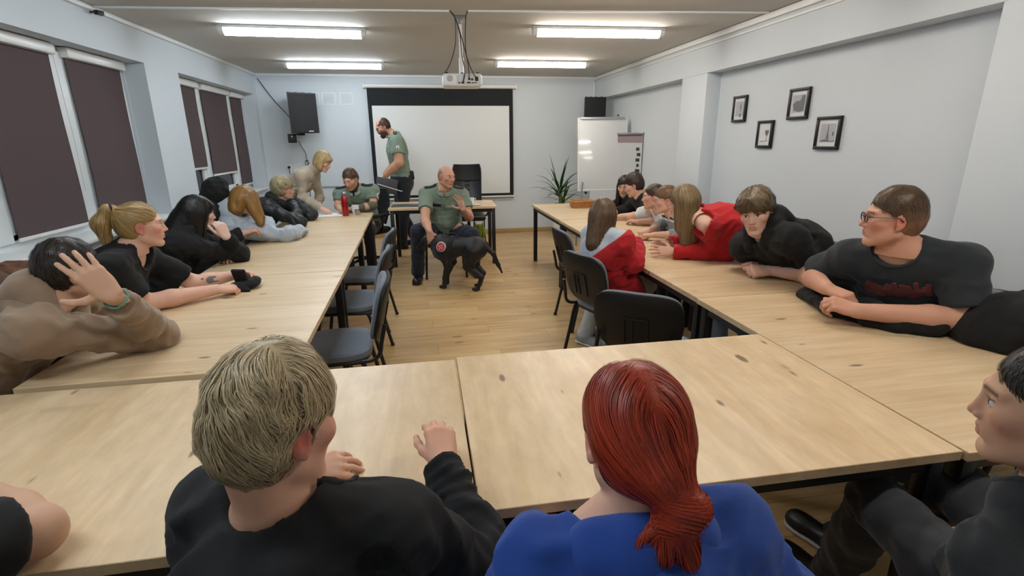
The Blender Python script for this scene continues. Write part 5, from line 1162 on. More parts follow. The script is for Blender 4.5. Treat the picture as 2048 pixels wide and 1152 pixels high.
shape('beard', [p for p in [ell(c['H']+1.06*(c['R'].T @ np.array([0, .062, -.095])), (.045, .035, .034), c['R'], .02), ell(c['H']+1.06*(c['R'].T @ np.array([.042, .03, -.066])), (.016, .034, .036), c['R'], .02), ell(c['H']+1.06*(c['R'].T @ np.array([-.042, .03, -.066])), (.016, .034, .036), c['R'], .02), cone(c['H']+1.06*(c['R'].T @ np.array([.02, .088, -.047])), c['H']+1.06*(c['R'].T @ np.array([-.02, .088, -.047])), .008, .008, .01)]], .006, mat('dark beard', '#4b2c1e', .9, bump=.8, bscale=150), c['root'], .006, ((.004, 60, 3, .03, 2),), None, [ell(c['H']+1.06*(c['R'].T @ np.array([0, .105, -.062])), (.022, .02, .009), c['R'], .004, 's')])
glasses(c, C_DARKGL)
_W = c['arm']['L'][2]
fd = empty('document_folder', tuple(_W+V3(-.02, -.02, -.14)), 0, 'dark folder with papers held by the standing officer', 'folder', rot=(0, radians(12), .1))
MB().box((-.13, -.012, -.11), (.17, .006, .10), bevel=.004).build('cover', mat('dark grey folder', '#3f4146', .5), fd)
MB().box((-.11, -.016, -.02), (.25, -.008, -.01), TR(ry=.12)).box((-.02, -.008, -.12), (.03, .002, -.10), bevel=.004).build('paper_edge', mat('white paper', '#eceeee', .7), fd)

# seated bald officer
H = W(893, 354, 5.72)
c = person('person', 'bald officer in a green polo seated with one hand on the dog', H, (.60, -.78, -.10), (.22, 6.16, .57), (-.02, -1), s=1.07, sw=.185, girth=1.22, belly=.05, seed=12, hh=.005, hb=.016, hc=.009, stubble=.18, slouch=.02, roll=radians(4),
    knees=[at(836, 462, y=5.70), at(946, 470, y=5.76)], feet=[V3(-.11, 5.82, .09), V3(.56, 5.98, .09)],
    arms=dict(R=dict(e=at(850, 440, y=5.70), w=at(859, 463, y=5.47), dir=(.12, -.05, -1), back=(-.1, -1, .1), pose='flat', th=1.1), L=dict(e=at(938, 434, y=5.84), w=at(927, 419, y=5.64), dir=(-.35, .1, .9), back=(.55, .75, .2), pose='splay', th=1.1)),
    bottom=dict(m=fabric('navy uniform trousers', '#1b2333'), infl=.020, folds=.009, h=.010), shoes=dict(m=C_BOOT, high=.14, len=.30, dirs=[(-.12, -1), (.15, -1)]), skin='#c68f72', brow='#7a5a45', blush=.5)
polo(c, C_SAGE, C_SLIDE, folds=.005, hem=-.085)
hair(c['root'], c['H'], c['R'], 1.07, 'buzz', '#a58069', n=0, h=.006, top=.0010, side=.0010, amp=.0, hairline=.03, cut=lambda P, E: [E(0, .03, .085, .075, .10, .055, .01, 's')])
_p, _n = surf(c, c['chest']+c['up']*.03+c['lat']*.085*1.07, c['ff'])
_Rt = Matrix((Vector(np.cross(np.cross([0, 0, 1.], _n), [0, 0, 1.])*0+nrm(np.cross([0, 0, 1.], _n))), Vector(nrm(np.cross(_n, nrm(np.cross([0, 0, 1.], _n))))), Vector(_n))).transposed().to_4x4()
_Mt = Matrix.Translation(_p-np.array(c['root'].location)+_n*.003) @ _Rt
MB().box((-.055, -.014, 0), (.055, .014, .005), _Mt, bevel=.002).build('name_strip', mat('black name strip', '#0f1113', .6), c['root'])
_p, _n = surf(c, c['chest']+c['up']*.02-c['lat']*.06*1.07, c['ff'])
decal(c, [slab(_p, (.05, .05, .010), np.stack([c['lat'], c['ff'], c['up']]), .002, .002), slab(_p-c['up']*.022, (.035, .05, .006), np.stack([c['lat'], c['ff'], c['up']]), .002, .002)], mat('pale chest print', '#aeb6a8', .8), 'chest_print', .002, h=.004)
put_chair(.22, 6.08, face(0, -1), 'chair the bald officer sits on')
# ---- right side ---------------------------------------------------------------------------
H = W(1208, 431, 3.36)
c = person('person', 'girl seated with her back turned, red hoodie slipped off one pale blue shoulder', H, (.72, .68, -.06), (1.31, 3.25, .56), (.94, .34), s=.96, fem=True, sw=.160, seed=21, hh=.005, hb=.016, hc=.009, slouch=.05,
    knees=[V3(1.30, 3.42, .53)+V3(.28, -.05, 0), V3(1.28, 3.50, .52)], feet=[V3(1.34, 3.62, .09), V3(1.20, 3.60, .09)],
    shoulder_drop=-.03, arms=dict(R=dict(e=W(1266, 524, 3.30), w=W(1266, 524, 3.30)+V3(.10, .20, .10), dir=(.1, .9, 0)), L=dict(e=(1.27, 3.50, .81), w=(1.44, 3.60, .80), dir=(.9, .3, 0))),
    top=dict(m=C_LBLUE, infl=.010, folds=.004, name='shirt', hem=-.10), bottom=dict(m=C_WTRO, h=.011), shoes=dict(m=C_SNEAK, sole=C_SOLE, high=.06, len=.25, dirs=[(.7, -.5), (.5, -.8)]), skin='#dcae95')
_cut = lambda c: [half(c['Nb']-c['up']*.085-c['ff']*.06-c['lat']*.02, c['up']*.86-c['lat']*.48-c['ff']*.12)]
garment(c, C_RED, infl=.026, folds=.010, name='red_hoodie', hem=-.14, neckline=None, cut=_cut, cuffs=False, h=.008, extra=lambda c: [cone(c['SH']['L']-c['up']*.11-c['ff']*.02, c['chest']-c['ff']*.10-c['up']*.02, .055, .06, .04)])
def longl(P, E): return [cone(P(0, -.05, -.01), P(0, -.065, -.05)+V3(-.03, -.02, -.13), .078, .062, .03, n=None), cone(P(.055, -.01, 0), P(.06, -.02, -.06)+V3(0, 0, -.07), .04, .03, .03), cone(P(-.055, -.01, 0), P(-.06, -.02, -.06)+V3(0, 0, -.10), .04, .03, .03)]
hair(c['root'], c['H'], c['R'], .96, 'long', '#6d5640', n=900, h=.006, width=.0026, top=.014, side=.010, prims=longl, flow=lambda p, t, H=c['H'], R=c['R']: flow_down(p, t, H, R, 1), steps=9, step=.018, curl=.04, sideburn=False, nape=None, hairline=.06, seed=22)

H = W(1249, 372, 5.65)
c = person('person', 'girl with long dark hair at the far right table, leaning toward her neighbour', H, (-.55, -.75, -.25), (2.42, 5.46, .56), (-1, -.1), s=.95, fem=True, sw=.155, seed=23, hh=.007, hb=.018, hc=.011,
    arms=dict(R=dict(w=(1.95, 5.55, .79), e=(2.12, 5.62, .80)), L=dict(w=(1.98, 5.36, .79), e=(2.15, 5.3, .80))), top=dict(m=C_BLACK, infl=.012, name='shirt', folds=.005), bottom=dict(m=C_JEANS), skin='#d2a78f')
hair(c['root'], c['H'], c['R'], .95, 'long', '#241c19', n=500, h=.008, width=.003, top=.014, side=.012, prims=lambda P, E: [cone(P(.06, .01, .0), P(.07, .03, -.10)+V3(0, 0, -.10), .032, .03, .02), cone(P(-.06, .01, .0), P(-.07, .03, -.10)+V3(0, 0, -.10), .032, .03, .02), cone(P(0, -.05, 0), P(0, -.06, -.2), .07, .06, .03)], flow=lambda p, t, H=c['H'], R=c['R']: flow_down(p, t, H, R, 1), steps=8, step=.02, curl=.04, sideburn=False, nape=None, seed=24)

H = W(1268, 371, 5.28)
c = person('person', 'person with short dark hair in a black t-shirt beside the dark-haired girl', H, (-.80, .42, -.32), (2.48, 5.08, .56), (-1, .05), s=.98, seed=25, hh=.007, hb=.018, hc=.010, sw=.165,
    arms=dict(R=dict(w=(2.02, 5.28, .79), e=(2.20, 5.34, .80)), L=dict(w=(2.0, 5.0, .79), e=(2.2, 4.92, .80))), top=dict(m=C_BLACK, infl=.014, sleeve='short', sleeve_t=.85, folds=.006, name='t_shirt'), bottom=dict(m=C_JEANS), skin='#d3a28a', blush=.4)
decal(c, [ell(surf(c, c['chest']+c['lat']*q*.03+c['up']*u, c['ff'])[0], (.02, .04, .014), None, .004) for q, u in ((-2, .02), (-1, .0), (0, .03), (1, .01), (2, .02))], mat('dull red print', '#5a2424', .8), 'shirt_print', .002, h=.005)
hair(c['root'], c['H'], c['R'], 1., 'short', '#3a2a24', n=600, h=.007, width=.003, top=.026, side=.007, steps=6, step=.010, seed=26)

H = W(1307, 394, 4.62)
c = person('person', 'boy with cropped brown hair in a white t-shirt, folded arms on the table', H, (-.90, .40, -.06), (2.50, 4.42, .56), (-1, .1), s=.98, seed=27, hh=.0068, hb=.018, hc=.010, sw=.16,
    arms=dict(L=dict(e=(2.22, 4.55, .80), w=(2.04, 4.62, .79), dir=(-.5, .6, 0)), R=dict(e=(2.06, 4.86, .795), w=(2.18, 4.68, .80), dir=(.2, -1, 0), pose='relaxed')), top=dict(m=C_WHITET, infl=.012, sleeve='short', sleeve_t=.7, folds=.005, name='t_shirt'), bottom=dict(m=C_JEANS), skin='#c9977c', brow='#4a3526', blush=.4)
hair(c['root'], c['H'], c['R'], .98, 'buzz', '#4a3728', n=700, h=.006, width=.0022, top=.010, side=.005, step=.007, steps=4, seed=28, hairline=.07, fade=('#a98468', .03, .5))

# striped top: bands by height
STR = fabric('grey striped sweater', '#8f9499'); _nt = STR.node_tree; _b = _nt.nodes['Principled BSDF']; _tc = _nt.nodes.new('ShaderNodeTexCoord'); _sx = _nt.nodes.new('ShaderNodeSeparateXYZ'); _nt.links.new(_tc.outputs['Object'], _sx.inputs[0])
_ad = _nt.nodes.new('ShaderNodeMath'); _ad.operation = 'MULTIPLY_ADD'; _ad.inputs[1].default_value = .35; _nt.links.new(_sx.outputs[0], _ad.inputs[0]); _nt.links.new(_sx.outputs[2], _ad.inputs[2])
_mr = _nt.nodes.new('ShaderNodeMapRange'); _mr.inputs[1].default_value = .60; _mr.inputs[2].default_value = 1.0; _nt.links.new(_ad.outputs[0], _mr.inputs[0])
_rp = _nt.nodes.new('ShaderNodeValToRGB'); _rp.color_ramp.interpolation = 'CONSTANT'; _e = _rp.color_ramp.elements; _e[0].color = (*lin('#8b9096'), 1); _e[0].position = 0; _e[1].position = .53; _e[1].color = (*lin('#c9ccce'), 1)
for p_, col_ in ((.34, '#d5d7d8'), (.39, '#20242c'), (.44, '#d5d7d8'), (.48, '#20242c')): _x = _e.new(p_); _x.color = (*lin(col_), 1)
_nt.links.new(_mr.outputs[0], _rp.inputs[0]); _nt.links.new(_rp.outputs[0], _b.inputs['Base Color'])
H = W(1331, 401, 4.22)
c = person('person', 'boy with glasses in a grey striped sweater, hands clasped on the table', H, (-.92, .30, -.10), (2.46, 3.98, .56), (-1, .12), s=.96, seed=29, hh=.0068, hb=.018, hc=.009, sw=.155,
    arms=dict(L=dict(e=(2.09, 3.80, .80), w=at(1309, 470, z=.80), dir=(-.7, .5, -.1), pose='fist'), R=dict(e=(2.12, 4.28, .80), w=at(1296, 461, z=.80), dir=(-.7, -.1, -.1), pose='fist')), top=dict(m=STR, infl=.014, sleeve='half', sleeve_t=.55, folds=.005, name='sweater'), bottom=dict(m=C_JEANS), skin='#d6a78f', brow='#7a5a3c', blush=.5)
hair(c['root'], c['H'], c['R'], .96, 'short', '#7a5c3e', n=600, h=.006, width=.0026, top=.018, side=.008, seed=30, steps=5, step=.010, hairline=.058)
glasses(c, mat('pink glasses frame', '#9a6a70', .35), thick=.0014)

H = W(1366, 404, 3.50)
c = person('person', 'girl with long fair hair in a red sweater off one shoulder, leaning over the table', H, (-.93, .30, -.15), (2.38, 3.00, .66), (-1, .45), s=.97, fem=True, seed=31, hh=.005, hb=.015, hc=.008, sw=.158, slouch=.06,
    arms=dict(L=dict(e=(2.02, 3.12, .80), w=at(1347, 503, z=.80), dir=(-.85, .35, .0), back=(-.2, -.8, .5), pose='splay', th=.9), R=dict(e=(2.02, 3.55, .80), w=at(1343, 488, z=.81), dir=(-.9, .1, .05), back=(.0, .8, .5), pose='splay', th=.9)), skin='#d9b097', brow='#7a6448', bottom=dict(m=C_LJEANS), blush=.3)
_k = c; garment(c, C_RED, infl=.026, folds=.0052, name='red_sweater', hem=-.05, neckline=None, h=.007, cut=lambda c: [ell(c['SH']['L']+c['up']*.06-c['lat']*.0+c['ff']*.01, (.10, .10, .115), np.stack([c['lat'], c['ff'], c['up']]), .016, 's'), ell(c['Nb']+c['up']*.05, (.10, .10, .09), np.stack([c['lat'], c['ff'], c['up']]), .014, 's')])
MB().tube([p-np.array(c['root'].location) for p in [c['SH']['L']*.45+c['Nb']*.55+c['ff']*.055+c['up']*.0, c['SH']['L']*.45+c['Nb']*.55+c['up']*.058, c['SH']['L']*.45+c['Nb']*.55-c['ff']*.06+c['up']*.01]], .004, 6).build('strap', C_BLACK, c['root'])
hair(c['root'], c['H'], c['R'], .97, 'long', '#84704f', var=.3, n=1300, h=.006, width=.0026, top=.014, side=.012, prims=lambda P, E: [cone(P(-.055, -.01, .0), P(-.06, .0, -.08)+V3(.01, -.01, -.20), .052, .030, .03), cone(P(-.03, -.05, .0), P(-.045, -.04, -.1)+V3(.02, 0, -.17), .062, .032, .03), cone(P(.05, -.02, .0), P(.06, -.02, -.1), .05, .04, .03), cone(P(-.05, .035, .03), P(-.06, .045, -.06)+V3(0, 0, -.12), .030, .018, .03)],
    flow=lambda p, t, H=c['H'], R=c['R']: flow_down(p, t, H, R, 1), steps=10, step=.022, curl=.03, sideburn=False, nape=None, hairline=.065, seed=32)

H = W(1513, 424, 2.92)
c = person('person', 'boy with tousled light brown hair in a black hoodie looking at the camera', H, (-.72, -.62, -.22), (2.40, 2.54, .58), (-1, -.05), s=1.08, shoulder_drop=-.03, seed=33, hh=.0042, hb=.014, hc=.009, sw=.172, roll=radians(-8), slouch=.05, jaw=.95,
    arms=dict(L=dict(e=(2.20, 2.44, .795), w=at(1538, 541, z=.80), dir=at(1490, 541, z=.80)-at(1538, 541, z=.80), back=(-.1, -.6, .8), pose='fist'), R=dict(e=(2.16, 2.80, .80), w=at(1508, 522, z=.81), dir=(-.8, -.45, -.1), back=(.1, .5, .8), pose='fist')),
    top=dict(m=C_HOOD, infl=.024, sleeve='half', sleeve_t=.18, folds=.0065, fscale=8, name='hoodie', hood=(1.3, -.015, 1.0), hem=-.12), bottom=dict(m=C_JEANS), skin='#dcae98', lips='#b06a60', brow='#5a4634', iris='#54666e', blush=.3, shfw=(.05, .05))
def mop(P, E): return [E(0, .035, .085, .080, .078, .040, .02), E(.02, .088, .066, .060, .028, .028, .02), E(-.045, .065, .062, .040, .035, .032, .02)]
hair(c['root'], c['H'], c['R'], 1.08, 'mop', '#6b583e', var=.35, n=1500, h=.0055, width=.0022, top=.024, side=.014, amp=.007, prims=mop, steps=6, step=.013, lift=.008, curl=.25, hairline=.062, seed=34)

H = W(1786, 438, 2.24)
c = person('person', 'person with glasses in a charcoal t-shirt with a red print, hands clasped on a jacket', H, (-.84, .53, .0), (2.38, 1.98, .58), (-.9, -.45), s=1.13, shoulder_drop=-.025, seed=35, hh=.004, hb=.014, hc=.009, sw=.185, girth=1.12, slouch=.03, jaw=1.05, nose=1.0,
    arms=dict(L=dict(e=(2.20, 1.63, .82), w=W(1716, 622, 2.22), dir=W(1655, 603, 2.24)-W(1716, 622, 2.2), back=(-.1, -.5, .85), pose='curl', th=1.12), R=dict(e=(2.03, 2.34, .84), w=W(1652, 576, 2.38), dir=W(1695, 590, 2.30)-W(1650, 572, 2.38), back=(-.2, .3, .9), pose='curl', th=1.12)),
    top=dict(m=C_CHAR, infl=.014, sleeve='short', sleeve_t=.78, folds=.0045, name='t_shirt', hem=-.10), bottom=dict(m=C_JEANS), skin='#c98f72', lips='#b5645a', brow='#5a3a28', blush=.5)
_b = c['chest']+c['up']*.07; _pr = []
_rs = random.Random(3)
for i in range(13):
    u = (i-6)/6; p_ = surf(c, _b+c['lat']*u*.115-c['up']*(.005+.02*_rs.random()), c['ff'])[0]; _pr.append(slab(p_, (.007+.005*_rs.random(), .05, .022+.02*_rs.random()), frame(c['ff'], _rs.uniform(-.5, .5), c['up']), .002, .004))
    if i % 3 == 0: _pr.append(ell(p_-c['up']*.03, (.016, .05, .012), np.stack([c['lat'], c['ff'], c['up']]), .004))
decal(c, _pr, mat('faded red print', '#6e3b38', .85), 'shirt_print', .0018, h=.0038)
hair(c['root'], c['H'], c['R'], 1.13, 'short', '#57432f', n=2200, h=.005, width=.0013, top=.019, side=.005, amp=.003, steps=4, step=.007, lift=.003, curl=.35, hairline=.074, seed=36, fade=('#a87c60', .035, .6))
glasses(c, C_DARKGL, thick=.0022)

# ---- foreground ----------------------------------------------------------------------------
H = W(2112, 822, .84)
c = person('person', 'boy with dark cropped hair in profile at the right edge, in dark clothes', H, (-.62, .78, -.06), (1.22, .42, .54), (-.1, 1), s=1.0, seed=37, hh=.0032, hb=.014, hc=.008, sw=.17,
    knees=[V3(1.46, 1.00, .59), V3(1.20, 1.00, .58)], feet=[V3(1.50, 1.36, .09), V3(1.34, 1.22, .09)],
    arms=dict(L=dict(w=(1.16, .74, .62), e=(1.03, .50, .70), dir=(.3, .9, -.2)), R=dict(w=(1.28, .76, .62), e=(1.40, .52, .72), dir=(-.3, .9, -.2))), top=dict(m=fabric('dark jacket', '#1d2327'), infl=.02, folds=.009, name='jacket', hem=-.1, neckline='crew'), bottom=dict(m=C_GREYT, infl=.016, folds=.012, h=.011), shoes=dict(m=C_BOOT, sole=C_SOLE, high=.07, len=.28, dirs=[(-.3, 1), (-.3, 1)]), skin='#c3926f', lips='#a5665a', brow='#2a1d16', iris='#2e2019', blush=.25, nose=.97)
hair(c['root'], c['H'], c['R'], 1., 'buzz', '#2a2620', n=2400, h=.005, width=.0011, top=.010, side=.006, amp=.002, step=.006, steps=4, curl=.15, lift=.002, fade=('#7d6048', .02, .5), seed=38, hairline=.070)

H = W(553, 850, .80)
c = person('person', 'blond boy in a black sweatshirt in the left foreground, seen from behind', H, (.62, .76, -.20), (-.31, .56, .50), (.15, 1), s=.98, seed=39, hh=.004, hb=.013, hc=.007, sw=.165, handh=.0035, twist=-.1, neck=(-.250, .757, .955), shoulder_drop=-.045, shfw=(.02, .05),
    arms=dict(R=dict(w=(.012, 1.045, .825), pole=(.45, -.4, -.6), dir=(-.05, .75, .35), back=(.1, -.55, .8), pose='relaxed'), L=dict(w=(-.335, 1.14, .785), e=(-.44, .90, .80), dir=(1, .12, .0), back=(-.1, -.5, .85), pose=((20, 22, 12), 9, 30))),
    top=dict(m=C_DKSW, infl=.016, folds=.008, name='sweatshirt', hem=-.10, h=.008, neckw=.072), bottom=dict(m=C_JEANS), skin='#d8a284', lips='#b5675c', brow='#8a6a48', blush=.6)
hair(c['root'], c['H'], c['R'], .98, 'mop', '#bba985', var=.25, n=6500, h=.005, width=.0011, top=.026, side=.010, amp=.006, steps=7, step=.009, lift=.007, curl=.30, hairline=.070, nape=-.085, seed=40, fade=('#a08c72', -.02, .5), cut=lambda P, E: [E(.085, -.008, -.014, .036, .032, .046, .006, 's'), E(.08, .05, -.03, .05, .05, .06, .01, 's')])

H = W(1266, 872, .80)
c = person('person', 'person with dyed red hair tied low, in a royal blue hoodie in the foreground', H, (.02, 1, -.22), (.33, .43, .50), (.05, 1), s=.97, fem=True, seed=41, neck=(.305, .645, .935), shoulder_drop=-.02, hh=.0035, hb=.014, hc=.007, sw=.160,
    arms=dict(R=dict(w=(.52, .86, .70), e=(.60, .56, .76), dir=(-.3, .9, 0)), L=dict(w=(.22, .88, .70), e=(.10, .58, .76), dir=(.3, .9, 0))), top=dict(m=C_ROYAL, infl=.022, folds=.009, name='hoodie', hood=(1.0, .045, 1.3), hem=-.10, h=.007, neckline='crew', neckw=.088), bottom=dict(m=C_JEANS), skin='#d9a68c', blush=.3)
shape('undershirt_collar', [cone(c['Nb']-c['up']*.02, c['Nb']+c['up']*.012, .066, .062, .01)], .006, C_BLACK, c['root'], .004)
def lowbun(P, E): return [cone(P(.01, -.085, -.03), P(.03, -.100, -.068), .045, .030, .02), E(.036, -.112, -.078, .036, .032, .034, .006), cone(P(.02, -.118, -.10), P(.000, -.110, -.150), .020, .011, .012), cone(P(.035, -.118, -.10), P(.040, -.115, -.160), .018, .012, .012), cone(P(.01, -.105, -.09), P(-.035, -.095, -.135), .014, .006, .01)]
def flow_bun(p, t, H=c['H'], R=c['R']):
    l = (p-H) @ R.T; d = np.array([.034, -.105, -.070])-l; low = (l[:, 2] < -.098); bun = (np.linalg.norm(l-np.array([.034, -.108, -.074]), axis=1) < .046) & ~low; d = np.where(bun[:, None], np.cross(l-np.array([.034, -.108, -.074]), np.array([.25, .2, 1.])), d); d = np.where(low[:, None], np.array([.0, -.01, -.1])+np.stack([l[:, 0]*1.2, l[:, 0]*0, l[:, 0]*0], -1), d)
    tp = np.clip((l[:, 2]-.05)/.06, 0, 1)[:, None]; side = np.stack([np.sign(l[:, 0]+.004)*.12, np.full(len(l), -.03), np.full(len(l), -.02)], -1); return (d*(1-tp*.7)+side*tp*.7) @ R
hair(c['root'], c['H'], c['R'], .97, 'bun', '#a4361d', var=.45, n=5500, h=.005, width=.0012, top=.013, side=.010, amp=.0025, prims=lowbun, flow=flow_bun, steps=9, step=.013, lift=.004, curl=.05, hairline=.06, nape=-.062, seed=42)

c = person('person', 'person cut off by the left edge, bare forearm lying on the near left table', (-1.10, .74, 1.16), (.3, .9, -.1), (-1.12, .50, .56), (.1, 1), s=1.0, seed=43, hh=.007, hb=.012, hc=.009,
    arms=dict(R=dict(e=(-.80, .985, .815), w=(-1.03, 1.16, .81), dir=(-.8, .5, .0), pose='relaxed', th=1.25), L=dict(w=(-1.30, 1.1, .79), e=(-1.38, .86, .80), dir=(.5, .8, 0))), top=dict(m=C_BLACK, infl=.016, sleeve='short', sleeve_t=.86, folds=.006, name='t_shirt'), bottom=dict(m=C_JEANS), skin='#bb8f70')
hair(c['root'], c['H'], c['R'], 1., 'short', '#3a2c22', n=300, h=.008)

# chairs of the seated people
for x, y, fx, fy, who in ((-1.76, 2.02, 1, .15, 'chair of the person in the tan hoodie'), (-1.78, 2.72, 1, .1, 'chair of the blond woman with the ponytail'), (-1.80, 3.62, 1, .1, 'chair of the person with long black hair'), (-1.86, 4.30, 1, 0, 'chair of the person with the black hood up'), (-1.84, 4.86, 1, -.1, 'chair of the person in the pale grey hoodie'), (-1.84, 5.52, 1, .05, 'chair of the person in the leather jacket'),
                          (2.50, 5.50, -1, -.05, 'chair of the girl with long dark hair'), (2.54, 4.96, -1, .05, 'chair of the person in the black printed t-shirt'), (2.54, 4.42, -1, .05, 'chair of the boy in the white t-shirt'), (2.52, 3.88, -1, .05, 'chair of the boy in the striped sweater'), (2.56, 3.12, -1, .3, 'chair of the girl leaning in the red sweater'), (2.48, 2.44, -1, .1, 'chair of the boy in the black hoodie'), (2.42, 1.84, -1, .1, 'grey padded chair showing behind the person with glasses'), (2.42, 1.22, -1, .0, 'grey chair at the corner table with black jackets on it'),
                          (1.44, .42, -.35, .94, 'chair of the boy at the right edge'), (-.34, .44, .1, 1, 'chair of the blond boy in the foreground'), (.34, .36, 0, 1, 'chair of the red-haired person'), (-1.12, .44, .1, 1, 'chair of the person cut off by the left edge')):
    put_chair(x, y, face(fx, fy), who)

# ================================================================== DOG
DOGM = mat('short black coat', '#0b0b0d', .55, bump=.5, bscale=180, sheen=.05)
_f = nrm(V3(-.89, .42, 0)); _l = V3(-_f[1], _f[0], 0); _O = V3(.345, 5.40, 0); _u = V3(0, 0, 1); RD = np.stack([_f, _l, _u])
def D(u, v, w): return _O+_f*u+_l*v+_u*w
dg = empty('dog', tuple(_O), 0, 'black dog in a harness standing by the bald officer\'s knees', 'dog')
dp = [ell(D(.16, 0, .43), (.15, .10, .145), RD, .05), cone(D(.16, 0, .45), D(-.18, 0, .475), .115, .088, .06), ell(D(-.20, 0, .455), (.125, .095, .12), RD, .05),
      cone(D(.20, 0, .50), D(.33, .0, .515), .085, .066, .05), ell(D(.365, 0, .505), (.080, .066, .062), RD, .03), cone(D(.40, 0, .485), D(.475, 0, .425), .042, .030, .03), ell(D(.482, 0, .425), (.016, .020, .015), RD, .01)]
for q in (-1, 1):
    a = .0 if q > 0 else .03
    dp += [cone(D(.17, q*.07, .42), D(.11, q*.078, .27), .062, .040, .04), cone(D(.11, q*.078, .27), D(.15+a, q*.075, .12), .034, .024, .02), cone(D(.15+a, q*.075, .12), D(.155+a, q*.075, .03), .023, .024, .015), ell(D(.18+a, q*.075, .022), (.042, .026, .020), RD, .012),
           cone(D(-.20, q*.065, .43), D(-.13, q*.082, .27), .085, .052, .05), cone(D(-.13, q*.082, .27), D(-.275+a, q*.08, .165), .048, .026, .03), cone(D(-.275+a, q*.08, .165), D(-.235+a, q*.08, .035), .024, .021, .015), ell(D(-.205+a, q*.08, .021), (.044, .026, .019), RD, .012),
           cone(D(.345, q*.052, .545), D(.335, q*.078, .475), .022, .018, .012, n=_l, q=.5)]
for a, b, r0, r1 in (((-.30, 0, .48), (-.385, -.01, .40), .030, .025), ((-.385, -.01, .40), (-.43, -.03, .28), .025, .020), ((-.43, -.03, .28), (-.465, -.05, .19), .020, .010)): dp.append(cone(D(*a), D(*b), r0, r1, .02))
_fd = Field(*bounds(dp, .03), .0065).add(dp); _fd.rough(.0015, 60, 3, .02, 1); V_, Q_ = _fd.surface(); skin_obj('body', V_, Q_, DOGM, dg)
_dc = dict(root=dg)
def dring(c0, n, r, w): return [slab(c0, (w, .25, .25), basis_u(n), .002, .004)]
def basis_u(n): n = nrm(n); a = nrm(np.cross(n, _l)); return np.stack([n, np.cross(a, n), a])
HARN = fabric('black harness webbing', '#16171a', bscale=500)
decal(_dc, [slab(D(.06, 0, .45), (.028, .2, .2), RD, .002, .004)], HARN, 'girth_strap', .005, field=_fd, h=.006)
decal(_dc, [slab(D(.20, 0, .43), (.075, .2, .085), RD, .01, .004)], HARN, 'chest_panel', .006, field=_fd, h=.006)
decal(_dc, [ell(D(.155, .10, .475), (.055, .09, .055), RD, .004)], mat('patch rim', '#c9b7b4', .7), 'patch_rim', .009, field=_fd, h=.005)
decal(_dc, [ell(D(.155, .10, .475), (.047, .09, .047), RD, .004)], mat('patch red', '#b03b43', .7), 'patch', .0105, field=_fd, h=.005)
decal(_dc, [ell(D(.155+.02*cos(a), .10, .475+.02*sin(a)), (.010, .09, .010), RD, .003) for a in (.5, 2.1, 3.7, 5.2)]+[ell(D(.155, .10, .475), (.008, .09, .008), RD, .003)], mat('patch emblem', '#d79a9a', .7), 'patch_emblem', .012, field=_fd, h=.004)
MB().tube([np.array(p)-np.array(dg.location) for p in bez([D(.13, 0, .572), D(.10, 0, .60), D(.04, 0, .60), D(.01, 0, .568)], 6)], .010, 8).build('harness_handle', HARN, dg)
decal(_dc, [slab(D(.285, 0, .51), (.014, .2, .2), basis_u(D(.33, 0, .515)-D(.20, 0, .50)), .002, .004)], mat('dark collar', '#22242a', .6), 'collar', .004, field=_fd, h=.005)
MB().lathe([(0, 0), (.012, 0), (.012, .003), (0, .003)], 12, Matrix.Translation(Vector(D(.30, .045, .445)-np.array(dg.location))) @ Matrix.Rotation(pi/2, 4, 'X')).build('collar_tag', mat('brushed steel', '#a7a9a8', .25, .95), dg)

# ================================================================== JACKETS AND CLOTHES LYING ABOUT
jk = empty('black_jacket', (2.03, 1.97, .75), 0, 'black jacket lying on the table under the clasped hands', 'jacket')
_c = [at(1606, 584, z=.78), at(1660, 618, z=.78), at(1740, 640, z=.78), at(1800, 648, z=.78), at(1878, 655, z=.79)]
_pr = [cone(_c[0], _c[1], .028, .038, .03), cone(_c[1], _c[2]+V3(.05, 0, 0), .038, .045, .03), cone(_c[2], _c[3], .036, .045, .03), cone(_c[3], _c[4], .042, .038, .03), cone(_c[0]+V3(.03, -.02, 0), _c[2]+V3(.12, .12, .0), .04, .05, .04), cone(_c[2]+V3(.1, .05, 0), _c[4]+V3(.0, .05, 0), .05, .05, .04), cone(_c[1]+V3(.05, -.08, -.01), _c[3]+V3(-.04, -.02, -.01), .028, .02, .03)]
shape('cloth', _pr, .008, C_BLKSW, jk, .0, ((.016, 11, 3, .04, 2), (.006, 30, 5, .03, 2)), None, [half((0, 0, .752), (0, 0, -1))])
shape('sleeve', [cone(_c[2]+V3(-.02, .01, -.005), _c[3]+V3(.03, -.03, -.005), .026, .03, .02)], .007, C_BLACK, jk, 0., ((.006, 20, 8, .03, 2),), None, [half((0, 0, .752), (0, 0, -1))])
cj = empty('black_coats', (2.42, 1.25, .45), 0, 'black coats heaped over the chair at the right edge', 'coats')
_q = [W(1905, 655, 2.18), W(1965, 668, 2.05), W(2030, 655, 2.0), W(2090, 640, 2.0)]
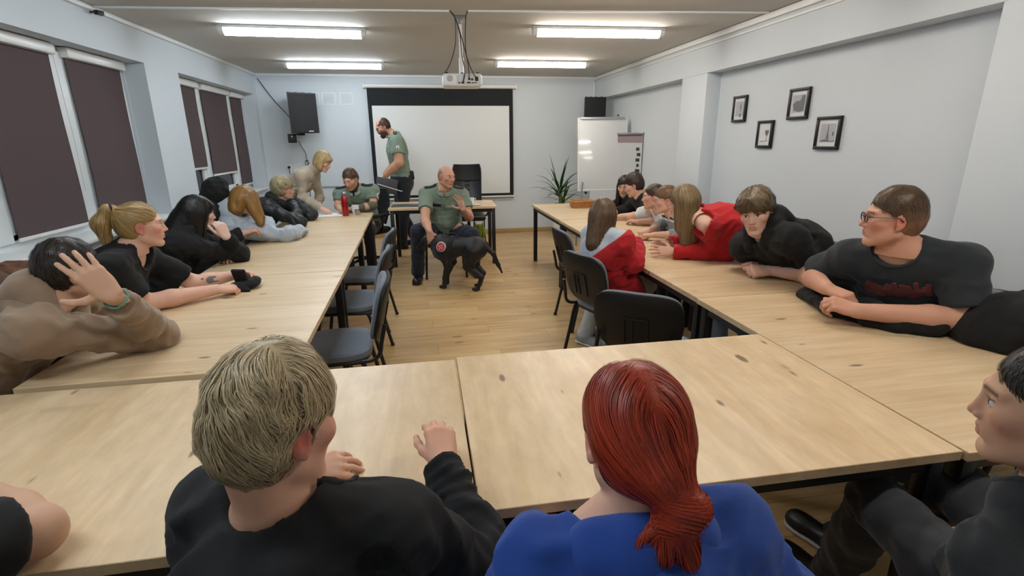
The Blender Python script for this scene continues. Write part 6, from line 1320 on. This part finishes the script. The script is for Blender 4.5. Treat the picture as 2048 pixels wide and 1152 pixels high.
_pr = [cone(_q[0], _q[1], .05, .09, .05), cone(_q[1], _q[2], .09, .115, .05), cone(_q[2], _q[3], .115, .14, .05), cone(_q[1]+V3(.05, -.05, -.05), V3(2.45, 1.18, .56), .10, .16, .06), cone(_q[2], V3(2.60, 1.2, .62), .12, .14, .06), cone(_q[1]-V3(0, .02, .03), _q[3]-V3(.08, .05, .12), .07, .09, .05)]
shape('coat', _pr, .011, C_BLKSW, cj, 0., ((.02, 8, 4, .05, 2), (.010, 20, 6, .04, 2)), None, [slab((1.8, 1.6, .55), (.418, .75, .203), None, 0, .01, 's'), half((0, 0, .485), (0, 0, -1))])
dj = empty('denim_jacket', (1.18, 2.46, .48), 0, 'folded pale blue denim jacket on the seat of the nearest black-backed chair', 'jacket')
_a = np.array([.60, .80, 0]); _b = np.array([.80, -.60, 0]); _o = V3(1.175, 2.46, .50)
shape('cloth', [cone(_o-_b*.17-_a*.13, _o+_b*.17-_a*.12, .034, .034, .03), cone(_o-_b*.15+_a*.02, _o+_b*.19-_a*.02, .040, .038, .03), cone(_o+_b*.15-_a*.08, _o+_b*.27+_a*.06-V3(0, 0, .02), .034, .03, .03), cone(_o-_b*.18-_a*.14, _o-_b*.1+_a*.05, .03, .03, .03)], .008, C_LJEANS, dj, 0., ((.012, 14, 3, .04, 2), (.005, 34, 4, .03, 2)), None, [half((0, 0, .4835), (0, 0, -1))])
fc_ = empty('fur_trimmed_coat', (-1.86, 1.98, .6), 0, 'brown fur-trimmed coat hung on the chair behind the tan hoodie', 'coat')
_s = [W(-40, 560, 2.02), W(10, 552, 2.08), W(60, 545, 2.16), W(110, 552, 2.2)]
shape('fur_trim', [cone(a, b, .05, .05, .03) for a, b in zip(_s, _s[1:])], .008, mat('brown fur', '#5b3c28', .95, bump=1., bscale=90, var=.4, vscale=30), fc_, 0., ((.016, 38, 4, .04, 2),))
shape('coat_body', [cone((_s[0]+_s[1])/2-V3(0, 0, .06), V3(-1.96, 1.90, .60), .10, .16, .06), cone(_s[2]-V3(.02, 0, .06), V3(-1.98, 2.14, .60), .08, .14, .06)], .012, fabric('brown coat cloth', '#5a4433'), fc_, 0., ((.012, 10, 5, .04, 2),))
